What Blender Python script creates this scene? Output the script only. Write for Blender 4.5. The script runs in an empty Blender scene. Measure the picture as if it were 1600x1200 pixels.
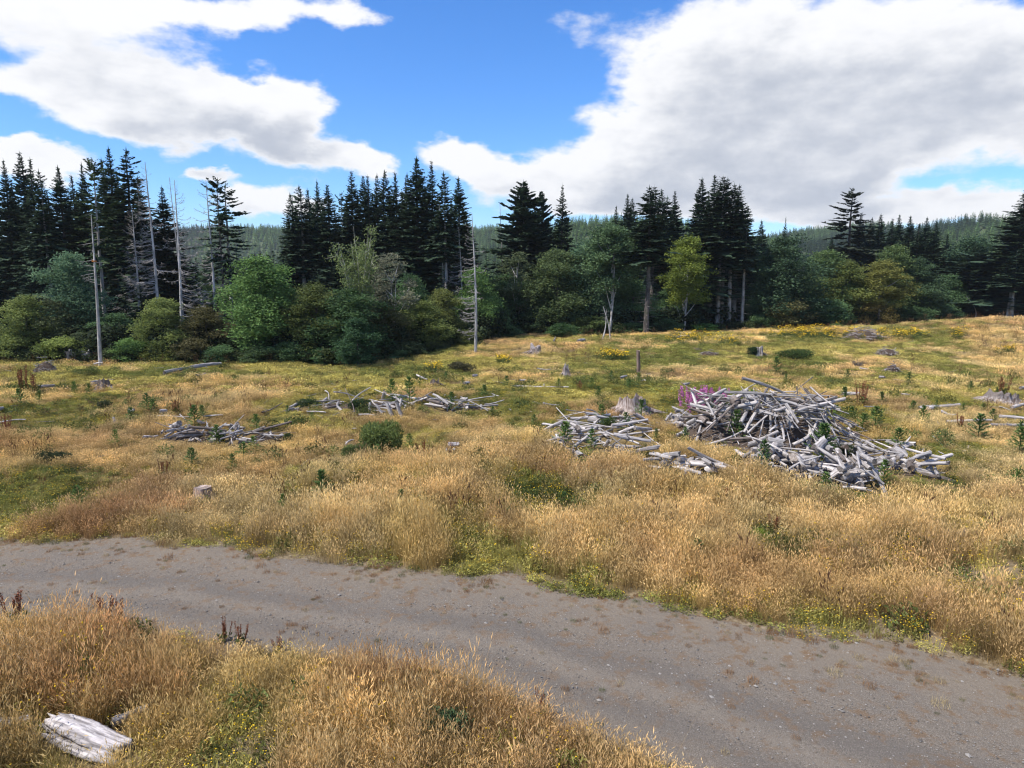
import bpy, math, random
import numpy as np
from mathutils import Vector, Matrix

S = bpy.context.scene
COL = S.collection
R = np.random.default_rng(11)
random.seed(11)

# ------------------------------------------------------------------ camera
CAM_H = 10.0
PITCH = math.radians(8.7)
FPX = 1109.0                       # focal length in pixels of the 1600 px wide photograph
cam_d = bpy.data.cameras.new('camera')
cam_d.sensor_width = 36.0
cam_d.lens = 36.0 * FPX / 1600.0
cam_d.clip_start = 0.1
cam_d.clip_end = 12000.0
cam = bpy.data.objects.new('camera', cam_d)
cam.location = (0, 0, CAM_H)
cam.rotation_euler = (math.pi / 2 - PITCH, 0, 0)
COL.objects.link(cam)
S.camera = cam

# ------------------------------------------------------------------ exposure, sampling
S.view_settings.view_transform = 'Standard'
S.view_settings.look = 'None'
S.view_settings.exposure = 0.32
S.view_settings.gamma = 1.0
S.view_settings.use_curve_mapping = False
S.render.engine = 'CYCLES'
S.cycles.use_denoising = True
S.cycles.denoiser = 'OPENIMAGEDENOISE'
S.cycles.denoising_input_passes = 'RGB_ALBEDO_NORMAL'
S.cycles.denoising_prefilter = 'ACCURATE'
S.cycles.use_adaptive_sampling = True
S.cycles.adaptive_threshold = 0.02
S.cycles.max_bounces = 4
S.cycles.diffuse_bounces = 2
S.cycles.glossy_bounces = 2
S.cycles.transmission_bounces = 2
S.cycles.transparent_max_bounces = 4
S.cycles.volume_bounces = 0
S.cycles.sample_clamp_indirect = 6.0
S.cycles.pixel_filter_type = 'BLACKMAN_HARRIS'
S.cycles.filter_width = 1.2

# ------------------------------------------------------------------ sun
SUN_EL = math.radians(54.0)
SUN_AZ = math.radians(-112.0)      # clockwise from the view direction (+Y): to the left, a little behind the camera
to_sun = Vector((math.sin(SUN_AZ) * math.cos(SUN_EL), math.cos(SUN_AZ) * math.cos(SUN_EL), math.sin(SUN_EL)))
sun_d = bpy.data.lights.new('sun', 'SUN')
sun_d.energy = 5.0
sun_d.angle = math.radians(0.55)
sun_d.color = (1.0, 0.93, 0.82)
sun = bpy.data.objects.new('sun', sun_d)
sun.rotation_euler = to_sun.to_track_quat('Z', 'Y').to_euler()
sun.location = (-60, -30, 80)
COL.objects.link(sun)

# ------------------------------------------------------------------ sky with clouds
def pix_dir(px, py):
    """World direction that a point of the photograph lies in."""
    x = (px - 800.0) / FPX
    y = (600.0 - py) / FPX
    cp, sp = math.cos(PITCH), math.sin(PITCH)
    return np.array([x, cp + y * sp, -sp + y * cp])

def azel(px, py):
    d = pix_dir(px, py)
    return math.degrees(math.atan2(d[0], d[1])), math.degrees(math.atan2(d[2], math.hypot(d[0], d[1])))

world = bpy.data.worlds.new('World')
S.world = world
world.use_nodes = True
world.cycles.sampling_method = 'MANUAL'
world.cycles.sample_map_resolution = 512
wt = world.node_tree
wt.nodes.clear()

def nd(tree, typ, **kw):
    n = tree.nodes.new(typ)
    for k, v in kw.items():
        setattr(n, k, v)
    return n

def mth(tree, op, a, b=None, c=None, clamp=False):
    n = tree.nodes.new('ShaderNodeMath')
    n.operation = op
    n.use_clamp = clamp
    for i, v in enumerate((a, b, c)):
        if v is None:
            continue
        if isinstance(v, (int, float)):
            n.inputs[i].default_value = v
        else:
            tree.links.new(v, n.inputs[i])
    return n.outputs[0]

def smooth(tree, v, lo, hi):
    n = tree.nodes.new('ShaderNodeMapRange')
    n.interpolation_type = 'SMOOTHSTEP'
    n.inputs['From Min'].default_value = lo
    n.inputs['From Max'].default_value = hi
    tree.links.new(v, n.inputs['Value'])
    return n.outputs['Result']

# cloud masses: place and half-size in degrees, weight
CLOUDS = []
for (px, py, rx, ry, w) in [
    (60, 35, 230, 62, 1.05), (250, 14, 190, 30, 0.85), (440, 6, 140, 30, 0.85), (545, 26, 45, 36, 0.6), (40, 128, 110, 28, .6),
    (300, 140, 165, 38, 1.2), (425, 172, 92, 50, 1.05), (170, 172, 140, 36, .95), (330, 205, 160, 44, .85), (40, 238, 90, 18, .8), (472, 236, 44, 36, .7),
    (60, 262, 110, 26, .9), (330, 273, 48, 11, .9), (558, 257, 44, 24, 1.05), (716, 250, 64, 32, 1.1), (800, 275, 50, 26, .95), (430, 318, 90, 28, 1.1), (620, 300, 50, 16, .5),
    (1120, 40, 160, 80, .8), (1330, 70, 260, 90, .95), (1560, 90, 210, 95, 1.0), (1060, 120, 120, 60, .75), (1250, 180, 260, 80, 1.0), (1000, 205, 130, 40, .75),
    (1480, 190, 150, 45, .6), (1130, 260, 240, 55, .95), (930, 268, 90, 38, .9), (1330, 262, 120, 40, .7), (960, 320, 220, 26, .8), (1230, 330, 160, 30, .75), (1430, 335, 130, 24, .85),
    (1580, 312, 90, 32, .9), (905, 40, 55, 34, .42), (860, 150, 40, 22, .25), (1600, 210, 60, 40, .6),
]:
    a, e = azel(px, py)
    a2, _ = azel(px + rx, py)
    _, e2 = azel(px, py - ry)
    w = w * (1.3 if e < 9.5 else 1.08)
    CLOUDS.append((a, e, abs(a2 - a) * .98, abs(e2 - e) * .98, w))

tc = nd(wt, 'ShaderNodeTexCoord')
sep = nd(wt, 'ShaderNodeSeparateXYZ')
wt.links.new(tc.outputs['Generated'], sep.inputs[0])
azd = mth(wt, 'MULTIPLY', mth(wt, 'ARCTAN2', sep.outputs[0], sep.outputs[1]), 57.29578)
eld = mth(wt, 'MULTIPLY', mth(wt, 'ARCSINE', sep.outputs[2]), 57.29578)
cv = nd(wt, 'ShaderNodeCombineXYZ')
wt.links.new(azd, cv.inputs[0])
wt.links.new(eld, cv.inputs[1])

def vma(vec, mul, add):
    n = nd(wt, 'ShaderNodeVectorMath', operation='MULTIPLY_ADD')
    n.inputs[1].default_value = mul
    n.inputs[2].default_value = add
    wt.links.new(vec, n.inputs[0])
    return n.outputs[0]

def noise2(vec, scale, detail, rough, out='Fac'):
    n = nd(wt, 'ShaderNodeTexNoise', noise_dimensions='2D')
    n.inputs['Scale'].default_value = scale
    n.inputs['Detail'].default_value = detail
    n.inputs['Roughness'].default_value = rough
    wt.links.new(vec, n.inputs['Vector'])
    return n.outputs[out]

# ragged edges: the place is shifted by noise before the masses are measured
nv_ = vma(cv.outputs[0], (0.16, 0.32, 0), (0, 0, 0))
wob = nd(wt, 'ShaderNodeVectorMath', operation='MULTIPLY_ADD')
wob.inputs[1].default_value = (5.6, 3.2, 0)
wt.links.new(noise2(nv_, 1.0, 5.0, 0.58, 'Color'), wob.inputs[0])
wt.links.new(vma(cv.outputs[0], (1, 1, 0), (-2.8, -1.6, 0)), wob.inputs[2])
off = wob.outputs[0]
outside = mth(wt, 'MAXIMUM', smooth(wt, mth(wt, 'ABSOLUTE', azd), 36, 52), smooth(wt, eld, 20, 32))
# beyond the masses in view the same broken cover goes on all round
wide = mth(wt, 'MULTIPLY', smooth(wt, noise2(nv_, 0.33, 3.0, .5), 0.42, 0.68), mth(wt, 'MULTIPLY', outside, 1.3))
def masses(shift, only_big):
    acc = None
    for (a, e, ra, re, w) in CLOUDS:
        if only_big and w < .7: continue
        v = vma(off, (1 / ra, 1 / re, 0), (-(a - shift[0]) / ra, -(e - shift[1]) / re, 0))
        d = nd(wt, 'ShaderNodeVectorMath', operation='DOT_PRODUCT')
        wt.links.new(v, d.inputs[0]); wt.links.new(v, d.inputs[1])
        acc = mth(wt, 'MULTIPLY_ADD', mth(wt, 'POWER', 0.42, d.outputs['Value']), w, acc if acc is not None else 0.0)
    return mth(wt, 'MULTIPLY_ADD', acc, mth(wt, 'MULTIPLY_ADD', outside, -.7, 1.0), wide)
bil = noise2(nv_, 1.9, 7.0, 0.56)
f0 = mth(wt, 'ADD', masses((0, 0), False), mth(wt, 'MULTIPLY_ADD', bil, 0.90, -0.45))
bil2 = noise2(vma(nv_, (1, 1, 0), (-.16, .55, 0)), 1.9, 4.0, 0.56)
f1 = mth(wt, 'ADD', masses((-1.4, 2.4), True), mth(wt, 'MULTIPLY_ADD', bil2, 1.7, -0.85))
dens = smooth(wt, f0, 0.50, 1.02)
dens = mth(wt, 'MULTIPLY', dens, smooth(wt, eld, -1.0, 0.5))
core = mth(wt, 'MULTIPLY', smooth(wt, f1, 0.35, 2.4), smooth(wt, f0, 0.65, 1.5))  # grey undersides: shade put into the cloud colour where cloud lies above
sky = nd(wt, 'ShaderNodeTexSky', sky_type='NISHITA', sun_disc=False)
sky.sun_elevation = SUN_EL
sky.sun_rotation = SUN_AZ
sky.altitude = 100
sky.air_density = 1.0
sky.dust_density = 0.0
sky.ozone_density = 2.2
hs = nd(wt, 'ShaderNodeHueSaturation')
hs.inputs['Saturation'].default_value = 1.12
hs.inputs['Value'].default_value = 1.0
tnt = nd(wt, 'ShaderNodeMix', data_type='RGBA', blend_type='MULTIPLY')
tnt.inputs[0].default_value = 1.0
tnt.inputs[7].default_value = (0.95, 1.19, 1.62, 1)
wt.links.new(sky.outputs[0], tnt.inputs[6])
wt.links.new(tnt.outputs[2], hs.inputs['Color'])
ccol = nd(wt, 'ShaderNodeMix', data_type='RGBA')
ccol.inputs[6].default_value = (8.1, 8.15, 8.35, 1)
ccol.inputs[7].default_value = (4.3, 4.65, 5.4, 1)
wt.links.new(core, ccol.inputs[0])
mixc = nd(wt, 'ShaderNodeMix', data_type='RGBA')
wt.links.new(dens, mixc.inputs[0])
wt.links.new(hs.outputs[0], mixc.inputs[6])
wt.links.new(ccol.outputs[2], mixc.inputs[7])
bg = nd(wt, 'ShaderNodeBackground')
bg.inputs['Strength'].default_value = 0.10
wt.links.new(mixc.outputs[2], bg.inputs['Color'])
wo = nd(wt, 'ShaderNodeOutputWorld')
wt.links.new(bg.outputs[0], wo.inputs['Surface'])

# ================================================================== helpers
def vnoise(x, y, seed=0):
    x = np.asarray(x, float); y = np.asarray(y, float)
    xi = np.floor(x).astype(np.int64); yi = np.floor(y).astype(np.int64)
    fx = x - xi; fy = y - yi
    fx = fx * fx * (3 - 2 * fx); fy = fy * fy * (3 - 2 * fy)
    def h(a, b):
        n = (a * 374761393 + b * 668265263 + seed * 974634777) & 0x7fffffff
        n = ((n ^ (n >> 13)) * 1274126177) & 0x7fffffff
        n = n ^ (n >> 16)
        return (n & 0xffff) / 65535.0
    return (h(xi, yi) * (1 - fx) + h(xi + 1, yi) * fx) * (1 - fy) + (h(xi, yi + 1) * (1 - fx) + h(xi + 1, yi + 1) * fx) * fy

def fbm(x, y, f=1.0, octv=4, seed=0):
    s = 0; a = 0.5; t = 0
    x = np.asarray(x, float); y = np.asarray(y, float)
    for i in range(octv):
        s = s + a * vnoise(x * f + 17.3 * i, y * f - 9.1 * i, seed + i)
        t += a; a *= 0.5; f *= 2.03
    return s / t

def sstep(v, lo, hi):
    t = np.clip((np.asarray(v, float) - lo) / (hi - lo), 0, 1)
    return t * t * (3 - 2 * t)

def flat(px, py, z=0.0):
    """Where the sight line through a photo point meets height z."""
    d = pix_dir(px, py)
    t = (z - CAM_H) / d[2]
    return d[0] * t, d[1] * t

# the road: two edge lines on the ground
UP = [flat(*p) for p in [(-200, 838), (0, 848), (200, 850), (350, 860), (500, 881), (650, 895), (800, 908), (950, 936), (1100, 966), (1250, 993), (1400, 1022), (1600, 1068)]]
LO = [flat(*p) for p in [(-200, 970), (0, 972), (200, 982), (330, 1003), (450, 1022), (570, 1042), (700, 1070), (820, 1106), (900, 1138), (1000, 1180), (1080, 1216), (1250, 1310)]]
UPX, UPY = np.array([p[0] for p in UP]), np.array([p[1] for p in UP])
LOX, LOY = np.array([p[0] for p in LO]), np.array([p[1] for p in LO])

def edge(x, X, Y):
    x = np.asarray(x, float)
    y = np.interp(x, X, Y)
    sl0 = (Y[1] - Y[0]) / (X[1] - X[0]); sl1 = (Y[-1] - Y[-2]) / (X[-1] - X[-2])
    return y + np.where(x < X[0], (x - X[0]) * sl0, 0) + np.where(x > X[-1], (x - X[-1]) * sl1, 0)

def yU(x):
    return edge(x, UPX, UPY) + (fbm(x, 0 * np.asarray(x, float) + 3.3, 0.55, 4, 5) - .5) * 1.9
def yL(x):
    return np.maximum(edge(x, LOX, LOY), -40) + (fbm(x, 0 * np.asarray(x, float) + 8.3, 0.5, 3, 6) - .5) * 0.6

HUMP = [(flat(1590, 540), 26, 12, 3.1), (flat(1180, 548), 30, 16, 0.9), (flat(780, 560), 22, 9, 0.5)]
def H(x, y):
    x = np.asarray(x, float); y = np.asarray(y, float)
    du = y - edge(x, UPX, UPY); dl = np.maximum(edge(x, LOX, LOY), -40) - y
    far = sstep(du, 0.3, 6.0)
    m = (fbm(x, y, 0.16, 3, 21) - 0.45) * 1.7 * (1 - 0.55 * sstep(du, 18, 45)) + (fbm(x, y, 0.6, 2, 33) - .5) * 0.30
    z = far * (0.40 + m)
    nl = sstep(dl, 0.0, 3.5)
    z = z + nl * (0.12 + (fbm(x, y, 0.22, 3, 41) - .5) * 0.7)
    for (c, sx, sy, a) in HUMP:
        z = z + a * np.exp(-((x - c[0]) / sx) ** 2 - ((y - c[1]) / sy) ** 2)
    return z

def h1(x, y):
    return float(H(x, y))

def ground(px, py):
    """Ground point that a photo point shows."""
    d = pix_dir(px, py)
    z = 0.0
    for _ in range(12):
        t = (z - CAM_H) / d[2]
        z = 0.5 * z + 0.5 * h1(d[0] * t, d[1] * t)
    return Vector((d[0] * t, d[1] * t, h1(d[0] * t, d[1] * t)))

def at_depth(px, py, Y):
    d = pix_dir(px, py)
    t = Y / d[1]
    return Vector((d[0] * t, Y, CAM_H + d[2] * t))

class MB:
    """Collects quads and triangles and links them as one mesh."""
    def __init__(self):
        self.V = []; self.Q = []; self.T = []; self.t = []; self.qm = []; self.tm = []; self.n = 0
    def add(self, V, Q=None, T=None, tint=0.5, mat=0):
        V = np.asarray(V, float).reshape(-1, 3)
        if Q is not None and len(Q):
            Q = np.asarray(Q, int).reshape(-1, 4); self.Q.append(Q + self.n); self.qm.append(np.full(len(Q), mat))
        if T is not None and len(T):
            T = np.asarray(T, int).reshape(-1, 3); self.T.append(T + self.n); self.tm.append(np.full(len(T), mat))
        self.V.append(V)
        self.t.append(np.broadcast_to(np.asarray(tint, float), (len(V),)))
        self.n += len(V)
    def mesh(self, name, mats, smooth=True):
        V = np.concatenate(self.V)
        Q = np.concatenate(self.Q) if self.Q else np.zeros((0, 4), int)
        T = np.concatenate(self.T) if self.T else np.zeros((0, 3), int)
        me = bpy.data.meshes.new(name)
        me.vertices.add(len(V)); me.vertices.foreach_set('co', V.astype(np.float32).ravel())
        li = np.concatenate([Q.ravel(), T.ravel()]).astype(np.int32)
        me.loops.add(len(li)); me.loops.foreach_set('vertex_index', li)
        st = np.concatenate([np.arange(len(Q)) * 4, len(Q) * 4 + np.arange(len(T)) * 3]).astype(np.int32)
        me.polygons.add(len(st)); me.polygons.foreach_set('loop_start', st)
        mi = np.concatenate(self.qm + self.tm).astype(np.int32)
        me.polygons.foreach_set('material_index', mi)
        me.polygons.foreach_set('use_smooth', np.full(len(st), smooth))
        me.update(calc_edges=True)
        a = me.attributes.new('tint', 'FLOAT', 'POINT'); a.data.foreach_set('value', np.concatenate(self.t).astype(np.float32))
        for m in (mats if isinstance(mats, (list, tuple)) else [mats]):
            me.materials.append(m)
        return me

def link(name, data, parent=None, loc=None, rot=None, scale=None, color=None):
    o = bpy.data.objects.new(name, data)
    COL.objects.link(o)
    if parent is not None: o.parent = parent
    if loc is not None: o.location = loc
    if rot is not None: o.rotation_euler = rot
    if scale is not None: o.scale = scale
    if color is not None: o.color = (*color, 1)
    return o

def tag(o, label=None, cat=None, group=None, kind=None):
    if label: o['label'] = label
    if cat: o['category'] = cat
    if group: o['group'] = group
    if kind: o['kind'] = kind
    return o

def thing(name, label, cat, loc, rz=0.0, scale=(1, 1, 1), group=None):
    return tag(link(name, None, loc=loc, rot=(0, 0, rz), scale=scale), label, cat, group)

def norm(v):
    v = np.asarray(v, float)
    return v / (np.linalg.norm(v, axis=-1, keepdims=True) + 1e-9)

def tube(mb, pts, rad, sides=6, tint=0.5, mat=0, cap=False, capmat=None, jag=0.0, rnd=None, flute=None):
    pts = np.asarray(pts, float); k = len(pts)
    rad = np.broadcast_to(np.asarray(rad, float), (k,))
    tg = norm(np.gradient(pts, axis=0))
    ref = np.array([0, 0, 1.0]) if abs(tg[:, 2]).mean() < 0.8 else np.array([1.0, 0, 0])
    u = norm(np.cross(tg, ref)); w = np.cross(tg, u)
    a = np.arange(sides) * 2 * math.pi / sides
    rr = rad[:, None] * np.ones((1, sides))
    if flute is not None: rr = rr * flute
    V = pts[:, None, :] + rr[:, :, None] * (np.cos(a)[None, :, None] * u[:, None, :] + np.sin(a)[None, :, None] * w[:, None, :])
    if jag and rnd is not None:
        V[0] += tg[0] * rnd.normal(0, jag, (sides, 1)); V[-1] += tg[-1] * rnd.normal(0, jag, (sides, 1))
    i, j = np.meshgrid(np.arange(k - 1), np.arange(sides), indexing='ij')
    j2 = (j + 1) % sides
    Q = np.stack([i * sides + j, i * sides + j2, (i + 1) * sides + j2, (i + 1) * sides + j], -1).reshape(-1, 4)
    n0 = mb.n
    mb.add(V, Q=Q, tint=tint if np.ndim(tint) == 0 else np.repeat(tint, sides), mat=mat)
    if cap:
        for e, s in ((0, -1), (k - 1, 1)):
            ring = V[e]
            c = ring.mean(0) - tg[e] * s * 0.04 * rad[e]
            t = np.stack([np.full(sides, sides), np.arange(sides), (np.arange(sides) + 1) % sides], -1)
            if s > 0: t = t[:, ::-1] if False else t
            else: t = t[:, ::-1]
            mb.add(np.vstack([ring, c]), T=t, tint=0.5, mat=capmat if capmat is not None else mat)

def leaves(mb, c, u, v, tint, mat=0, fold=0.0):
    """Rhombic leaves: centres c, half axes u (long) and v (wide)."""
    c = np.asarray(c, float); n = len(c)
    f = np.cross(u, v); f = norm(f) * (np.linalg.norm(v, axis=1, keepdims=True)) * fold
    V = np.stack([c - u, c + v + f - u * 0.1, c + u, c - v + f - u * 0.1], 1).reshape(-1, 3)
    Q = np.arange(4 * n).reshape(-1, 4)
    mb.add(V, Q=Q, tint=np.repeat(np.broadcast_to(tint, (n,)), 4), mat=mat)

# ================================================================== materials
def new_mat(name):
    m = bpy.data.materials.new(name); m.use_nodes = True
    m.node_tree.nodes.clear()
    return m, m.node_tree

def finish(t, shader):
    o = t.nodes.new('ShaderNodeOutputMaterial'); t.links.new(shader, o.inputs['Surface'])

def rgbmix(t, fac, a, b, blend='MIX'):
    n = nd(t, 'ShaderNodeMix', data_type='RGBA', blend_type=blend)
    for i, v in ((0, fac), (6, a), (7, b)):
        if isinstance(v, (int, float)): n.inputs[i].default_value = v
        elif isinstance(v, tuple): n.inputs[i].default_value = (*v, 1) if len(v) == 3 else v
        else: t.links.new(v, n.inputs[i])
    return n.outputs[2]

def noise(t, scale, detail=4, vec=None, rough=0.55, out='Fac'):
    n = nd(t, 'ShaderNodeTexNoise'); n.inputs['Scale'].default_value = scale; n.inputs['Detail'].default_value = detail; n.inputs['Roughness'].default_value = rough
    if vec is not None: t.links.new(vec, n.inputs['Vector'])
    return n.outputs[out]

def leaf_mat(name, trans=0.3, vary=0.55, per_instance=False, fixed=None, hue=-0.02, sat=0.0):
    """Foliage: the tree's own colour, varied leaf by leaf; light passes through a little."""
    m, t = new_mat(name)
    if per_instance:
        b = nd(t, 'ShaderNodeAttribute', attribute_type='INSTANCER', attribute_name='tone').outputs['Color']
    else:
        b = nd(t, 'ShaderNodeObjectInfo').outputs['Color']
    if fixed is not None:
        rgb = nd(t, 'ShaderNodeRGB'); rgb.outputs[0].default_value = (*fixed, 1); b = rgb.outputs[0]
    tn = nd(t, 'ShaderNodeAttribute', attribute_name='tint').outputs['Fac']
    k = mth(t, 'MULTIPLY_ADD', tn, 2 * vary, 1 - vary)
    c = nd(t, 'ShaderNodeVectorMath', operation='SCALE'); t.links.new(b, c.inputs[0]); t.links.new(k, c.inputs['Scale'])
    hsn = nd(t, 'ShaderNodeHueSaturation'); t.links.new(c.outputs[0], hsn.inputs['Color'])
    t.links.new(mth(t, 'MULTIPLY_ADD', tn, hue, 0.5 - hue / 2), hsn.inputs['Hue'])
    t.links.new(mth(t, 'MULTIPLY_ADD', tn, sat, 1.0 - sat * .3), hsn.inputs['Saturation'])
    p = nd(t, 'ShaderNodeBsdfPrincipled'); p.inputs['Roughness'].default_value = 0.75; p.inputs['Specular IOR Level'].default_value = 0.12
    t.links.new(hsn.outputs[0], p.inputs['Base Color'])
    tr = nd(t, 'ShaderNodeBsdfTranslucent'); t.links.new(hsn.outputs[0], tr.inputs['Color'])
    mx = nd(t, 'ShaderNodeMixShader'); mx.inputs[0].default_value = trans
    t.links.new(p.outputs[0], mx.inputs[1]); t.links.new(tr.outputs[0], mx.inputs[2])
    finish(t, mx.outputs[0])
    return m

def wood_mat(name, a, b, use_obj=True, stretch=(1.2, 14, 14), scale=1.0, bump=0.5, mossy=None):
    """Weathered wood or bark: streaks along the object's X (logs) or Z (trunks)."""
    m, t = new_mat(name)
    tcn = nd(t, 'ShaderNodeTexCoord')
    mp = nd(t, 'ShaderNodeMapping'); mp.inputs['Scale'].default_value = stretch
    t.links.new(tcn.outputs['Object'], mp.inputs['Vector'])
    oi = nd(t, 'ShaderNodeObjectInfo')
    add = nd(t, 'ShaderNodeVectorMath', operation='ADD'); t.links.new(mp.outputs[0], add.inputs[0])
    cmb = nd(t, 'ShaderNodeCombineXYZ'); t.links.new(mth(t, 'MULTIPLY', oi.outputs['Random'], 40.0), cmb.inputs[0]); t.links.new(cmb.outputs[0], add.inputs[1])
    n1 = noise(t, scale, 5, add.outputs[0], 0.62)
    n2 = noise(t, scale * 0.23, 3, add.outputs[0])
    f = smooth(t, n1, 0.3, 0.7)
    c = rgbmix(t, f, a, b)
    c = rgbmix(t, mth(t, 'MULTIPLY', smooth(t, n2, 0.45, 0.7), 0.45), c, tuple(x * 0.55 for x in a))
    if mossy: c = rgbmix(t, mth(t, 'MULTIPLY', smooth(t, noise(t, 0.9, 4, tcn.outputs['Object']), 0.5, 0.66), 0.8), c, mossy)
    if use_obj: c = rgbmix(t, 1.0, c, oi.outputs['Color'], 'MULTIPLY')
    p = nd(t, 'ShaderNodeBsdfPrincipled'); p.inputs['Roughness'].default_value = 0.85; p.inputs['Specular IOR Level'].default_value = 0.2
    t.links.new(c, p.inputs['Base Color'])
    bp = nd(t, 'ShaderNodeBump'); bp.inputs['Strength'].default_value = bump; bp.inputs['Distance'].default_value = 0.02
    t.links.new(n1, bp.inputs['Height']); t.links.new(bp.outputs[0], p.inputs['Normal'])
    finish(t, p.outputs[0])
    return m

def plain_mat(name, col, rough=0.8, var=0.3, scale=3.0):
    m, t = new_mat(name)
    tcn = nd(t, 'ShaderNodeTexCoord')
    c = rgbmix(t, noise(t, scale, 4, tcn.outputs['Object']), tuple(x * (1 - var) for x in col), tuple(min(1, x * (1 + var)) for x in col))
    p = nd(t, 'ShaderNodeBsdfPrincipled'); p.inputs['Roughness'].default_value = rough; p.inputs['Specular IOR Level'].default_value = 0.2
    t.links.new(c, p.inputs['Base Color']); finish(t, p.outputs[0])
    return m

M_needle = leaf_mat('needles', 0.12, 0.6)
M_leaf = leaf_mat('leaves', 0.38, 0.42)
M_far = leaf_mat('far_needles', 0.35, 0.5, per_instance=True)
M_grass = leaf_mat('grass_blades', 0.30, 0.58, per_instance=True, hue=0.0, sat=-.12)
M_yellow = leaf_mat('yellow_petals', 0.2, 0.25, fixed=(0.75, 0.52, 0.03))
M_pink = leaf_mat('pink_petals', 0.3, 0.4, fixed=(0.56, 0.20, 0.42))
M_white = leaf_mat('white_petals', 0.3, 0.2, fixed=(0.75, 0.75, 0.7))
M_log = wood_mat('weathered_wood', (0.145, 0.134, 0.132), (0.50, 0.475, 0.47), bump=0.8)
M_cut = wood_mat('cut_wood_end', (0.10, 0.085, 0.075), (0.27, 0.24, 0.22), stretch=(6, 6, 6), scale=2.0)
M_stump = wood_mat('stump_wood', (0.12, 0.085, 0.065), (0.46, 0.43, 0.41), stretch=(9, 9, 1.6), scale=1.0, bump=0.9)
M_bark = wood_mat('dark_bark', (0.055, 0.045, 0.04), (0.17, 0.15, 0.14), stretch=(5, 5, 0.8), mossy=(0.05, 0.055, 0.03))
M_pale = wood_mat('pale_bark', (0.24, 0.23, 0.22), (0.60, 0.58, 0.56), stretch=(4, 4, 0.9))
M_dead = wood_mat('dead_grey_wood', (0.17, 0.158, 0.15), (0.46, 0.44, 0.43), stretch=(5, 5, 0.8))
M_rust = leaf_mat('rusty_seed_heads', 0.15, 0.6, fixed=(0.22, 0.085, 0.045))

# ================================================================== the ground
def patch(x, y, lst):
    """Soft patches given as photo places and sizes on the ground."""
    s = np.zeros_like(x)
    for (px, py, rx, ry, w) in lst:
        c = flat(px, py); e = flat(px + rx, py)[0] - c[0]
        f = abs(flat(px, py - ry)[1] - flat(px, py + ry)[1]) / 2
        s = s + w * np.exp(-((x - c[0]) / e) ** 2 - ((y - c[1]) / f) ** 2)
    return s

STRAW = [(330, 612, 120, 20, .9), (520, 655, 160, 18, .5), (720, 665, 110, 16, .7), (960, 730, 170, 26, .9), (1420, 592, 160, 14, .9), (1130, 588, 170, 9, .7), (1480, 700, 60, 20, .5), (780, 740, 160, 22, .6),
         (230, 720, 160, 22, .6), (60, 700, 90, 14, .5), (700, 800, 230, 22, .5), (1050, 850, 160, 26, .6), (450, 780, 150, 20, .4), (800, 571, 100, 5, .5), (1180, 780, 100, 20, .6), (1440, 800, 150, 18, .5), (350, 790, 120, 24, .5), (1560, 530, 60, 6, .6)]
DARKW = [(820, 795, 60, 16, 1), (1250, 862, 90, 20, 1), (540, 790, 40, 10, .8), (440, 770, 50, 10, .8), (1400, 880, 70, 20, .8), (150, 745, 60, 9, .4), (690, 1110, 40, 34, .9), (930, 800, 50, 14, .7), (1150, 800, 50, 12, .6), (280, 745, 50, 10, .6)]
GREEN = [(650, 768, 40, 9, 1.4), (1185, 848, 26, 12, 1.5), (1080, 545, 90, 8, 1.0), (960, 540, 70, 6, .9), (1190, 560, 110, 9, .8), (60, 610, 90, 20, .3), (200, 600, 60, 8, .9), (900, 548, 90, 7, .6), (1250, 560, 40, 8, 1.0),
         (480, 600, 160, 12, .5), (300, 660, 60, 12, .8), (60, 750, 40, 8, .2), (130, 840, 150, 7, .5), (560, 870, 200, 8, .6), (1260, 860, 90, 22, .7), (1380, 830, 110, 16, .7), (1240, 640, 120, 14, .4), (1400, 660, 160, 26, .6), (1040, 620, 170, 18, .6),
         (820, 535, 90, 8, 1.2), (1500, 540, 50, 5, .8), (440, 760, 40, 8, .4), (820, 780, 60, 14, .5), (850, 805, 50, 16, .6), (700, 1100, 40, 30, .9), (980, 1190, 60, 14, .8), (30, 1150, 40, 20, .6), (620, 1010, 90, 6, .3), (1480, 780, 60, 12, .5)]
RUST = [(430, 745, 70, 12, .8), (700, 830, 120, 12, .6), (240, 810, 90, 10, .9), (1200, 800, 120, 14, .7), (420, 610, 30, 10, .6), (400, 720, 90, 10, .5), (130, 690, 90, 10, .4), (1490, 915, 22, 14, .9), (280, 1020, 160, 22, .6), (200, 1110, 130, 20, .5), (900, 840, 30, 14, .7), (1130, 640, 60, 10, .3)]

def masks(x, y):
    x = np.asarray(x, float); y = np.asarray(y, float)
    d = np.hypot(x, y)
    g = fbm(x, y * 0.8, 0.13, 4, 51)
    green = (g - 0.50) * 5.0 + (fbm(x, y, 0.55, 3, 55) - .5) * 2.2 + 0.14 + 0.24 * sstep(d, 44, 66) + patch(x, y, GREEN) - 1.1 * patch(x, y, STRAW) - 0.55 * sstep(35 - d, 0, 8)
    du = y - yU(x)
    green = green + 0.5 * np.exp(-((du - 0.5) / 0.9) ** 2) * (.3 + 1.4 * fbm(x, y, .4, 2, 57))
    rust = (fbm(x, y, 0.19, 4, 61) - 0.53) * 3.4 + patch(x, y, RUST) + .30 * sstep(30 - d, 0, 6)
    return np.clip(green, 0, 1), np.clip(rust, 0, 1)

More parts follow.
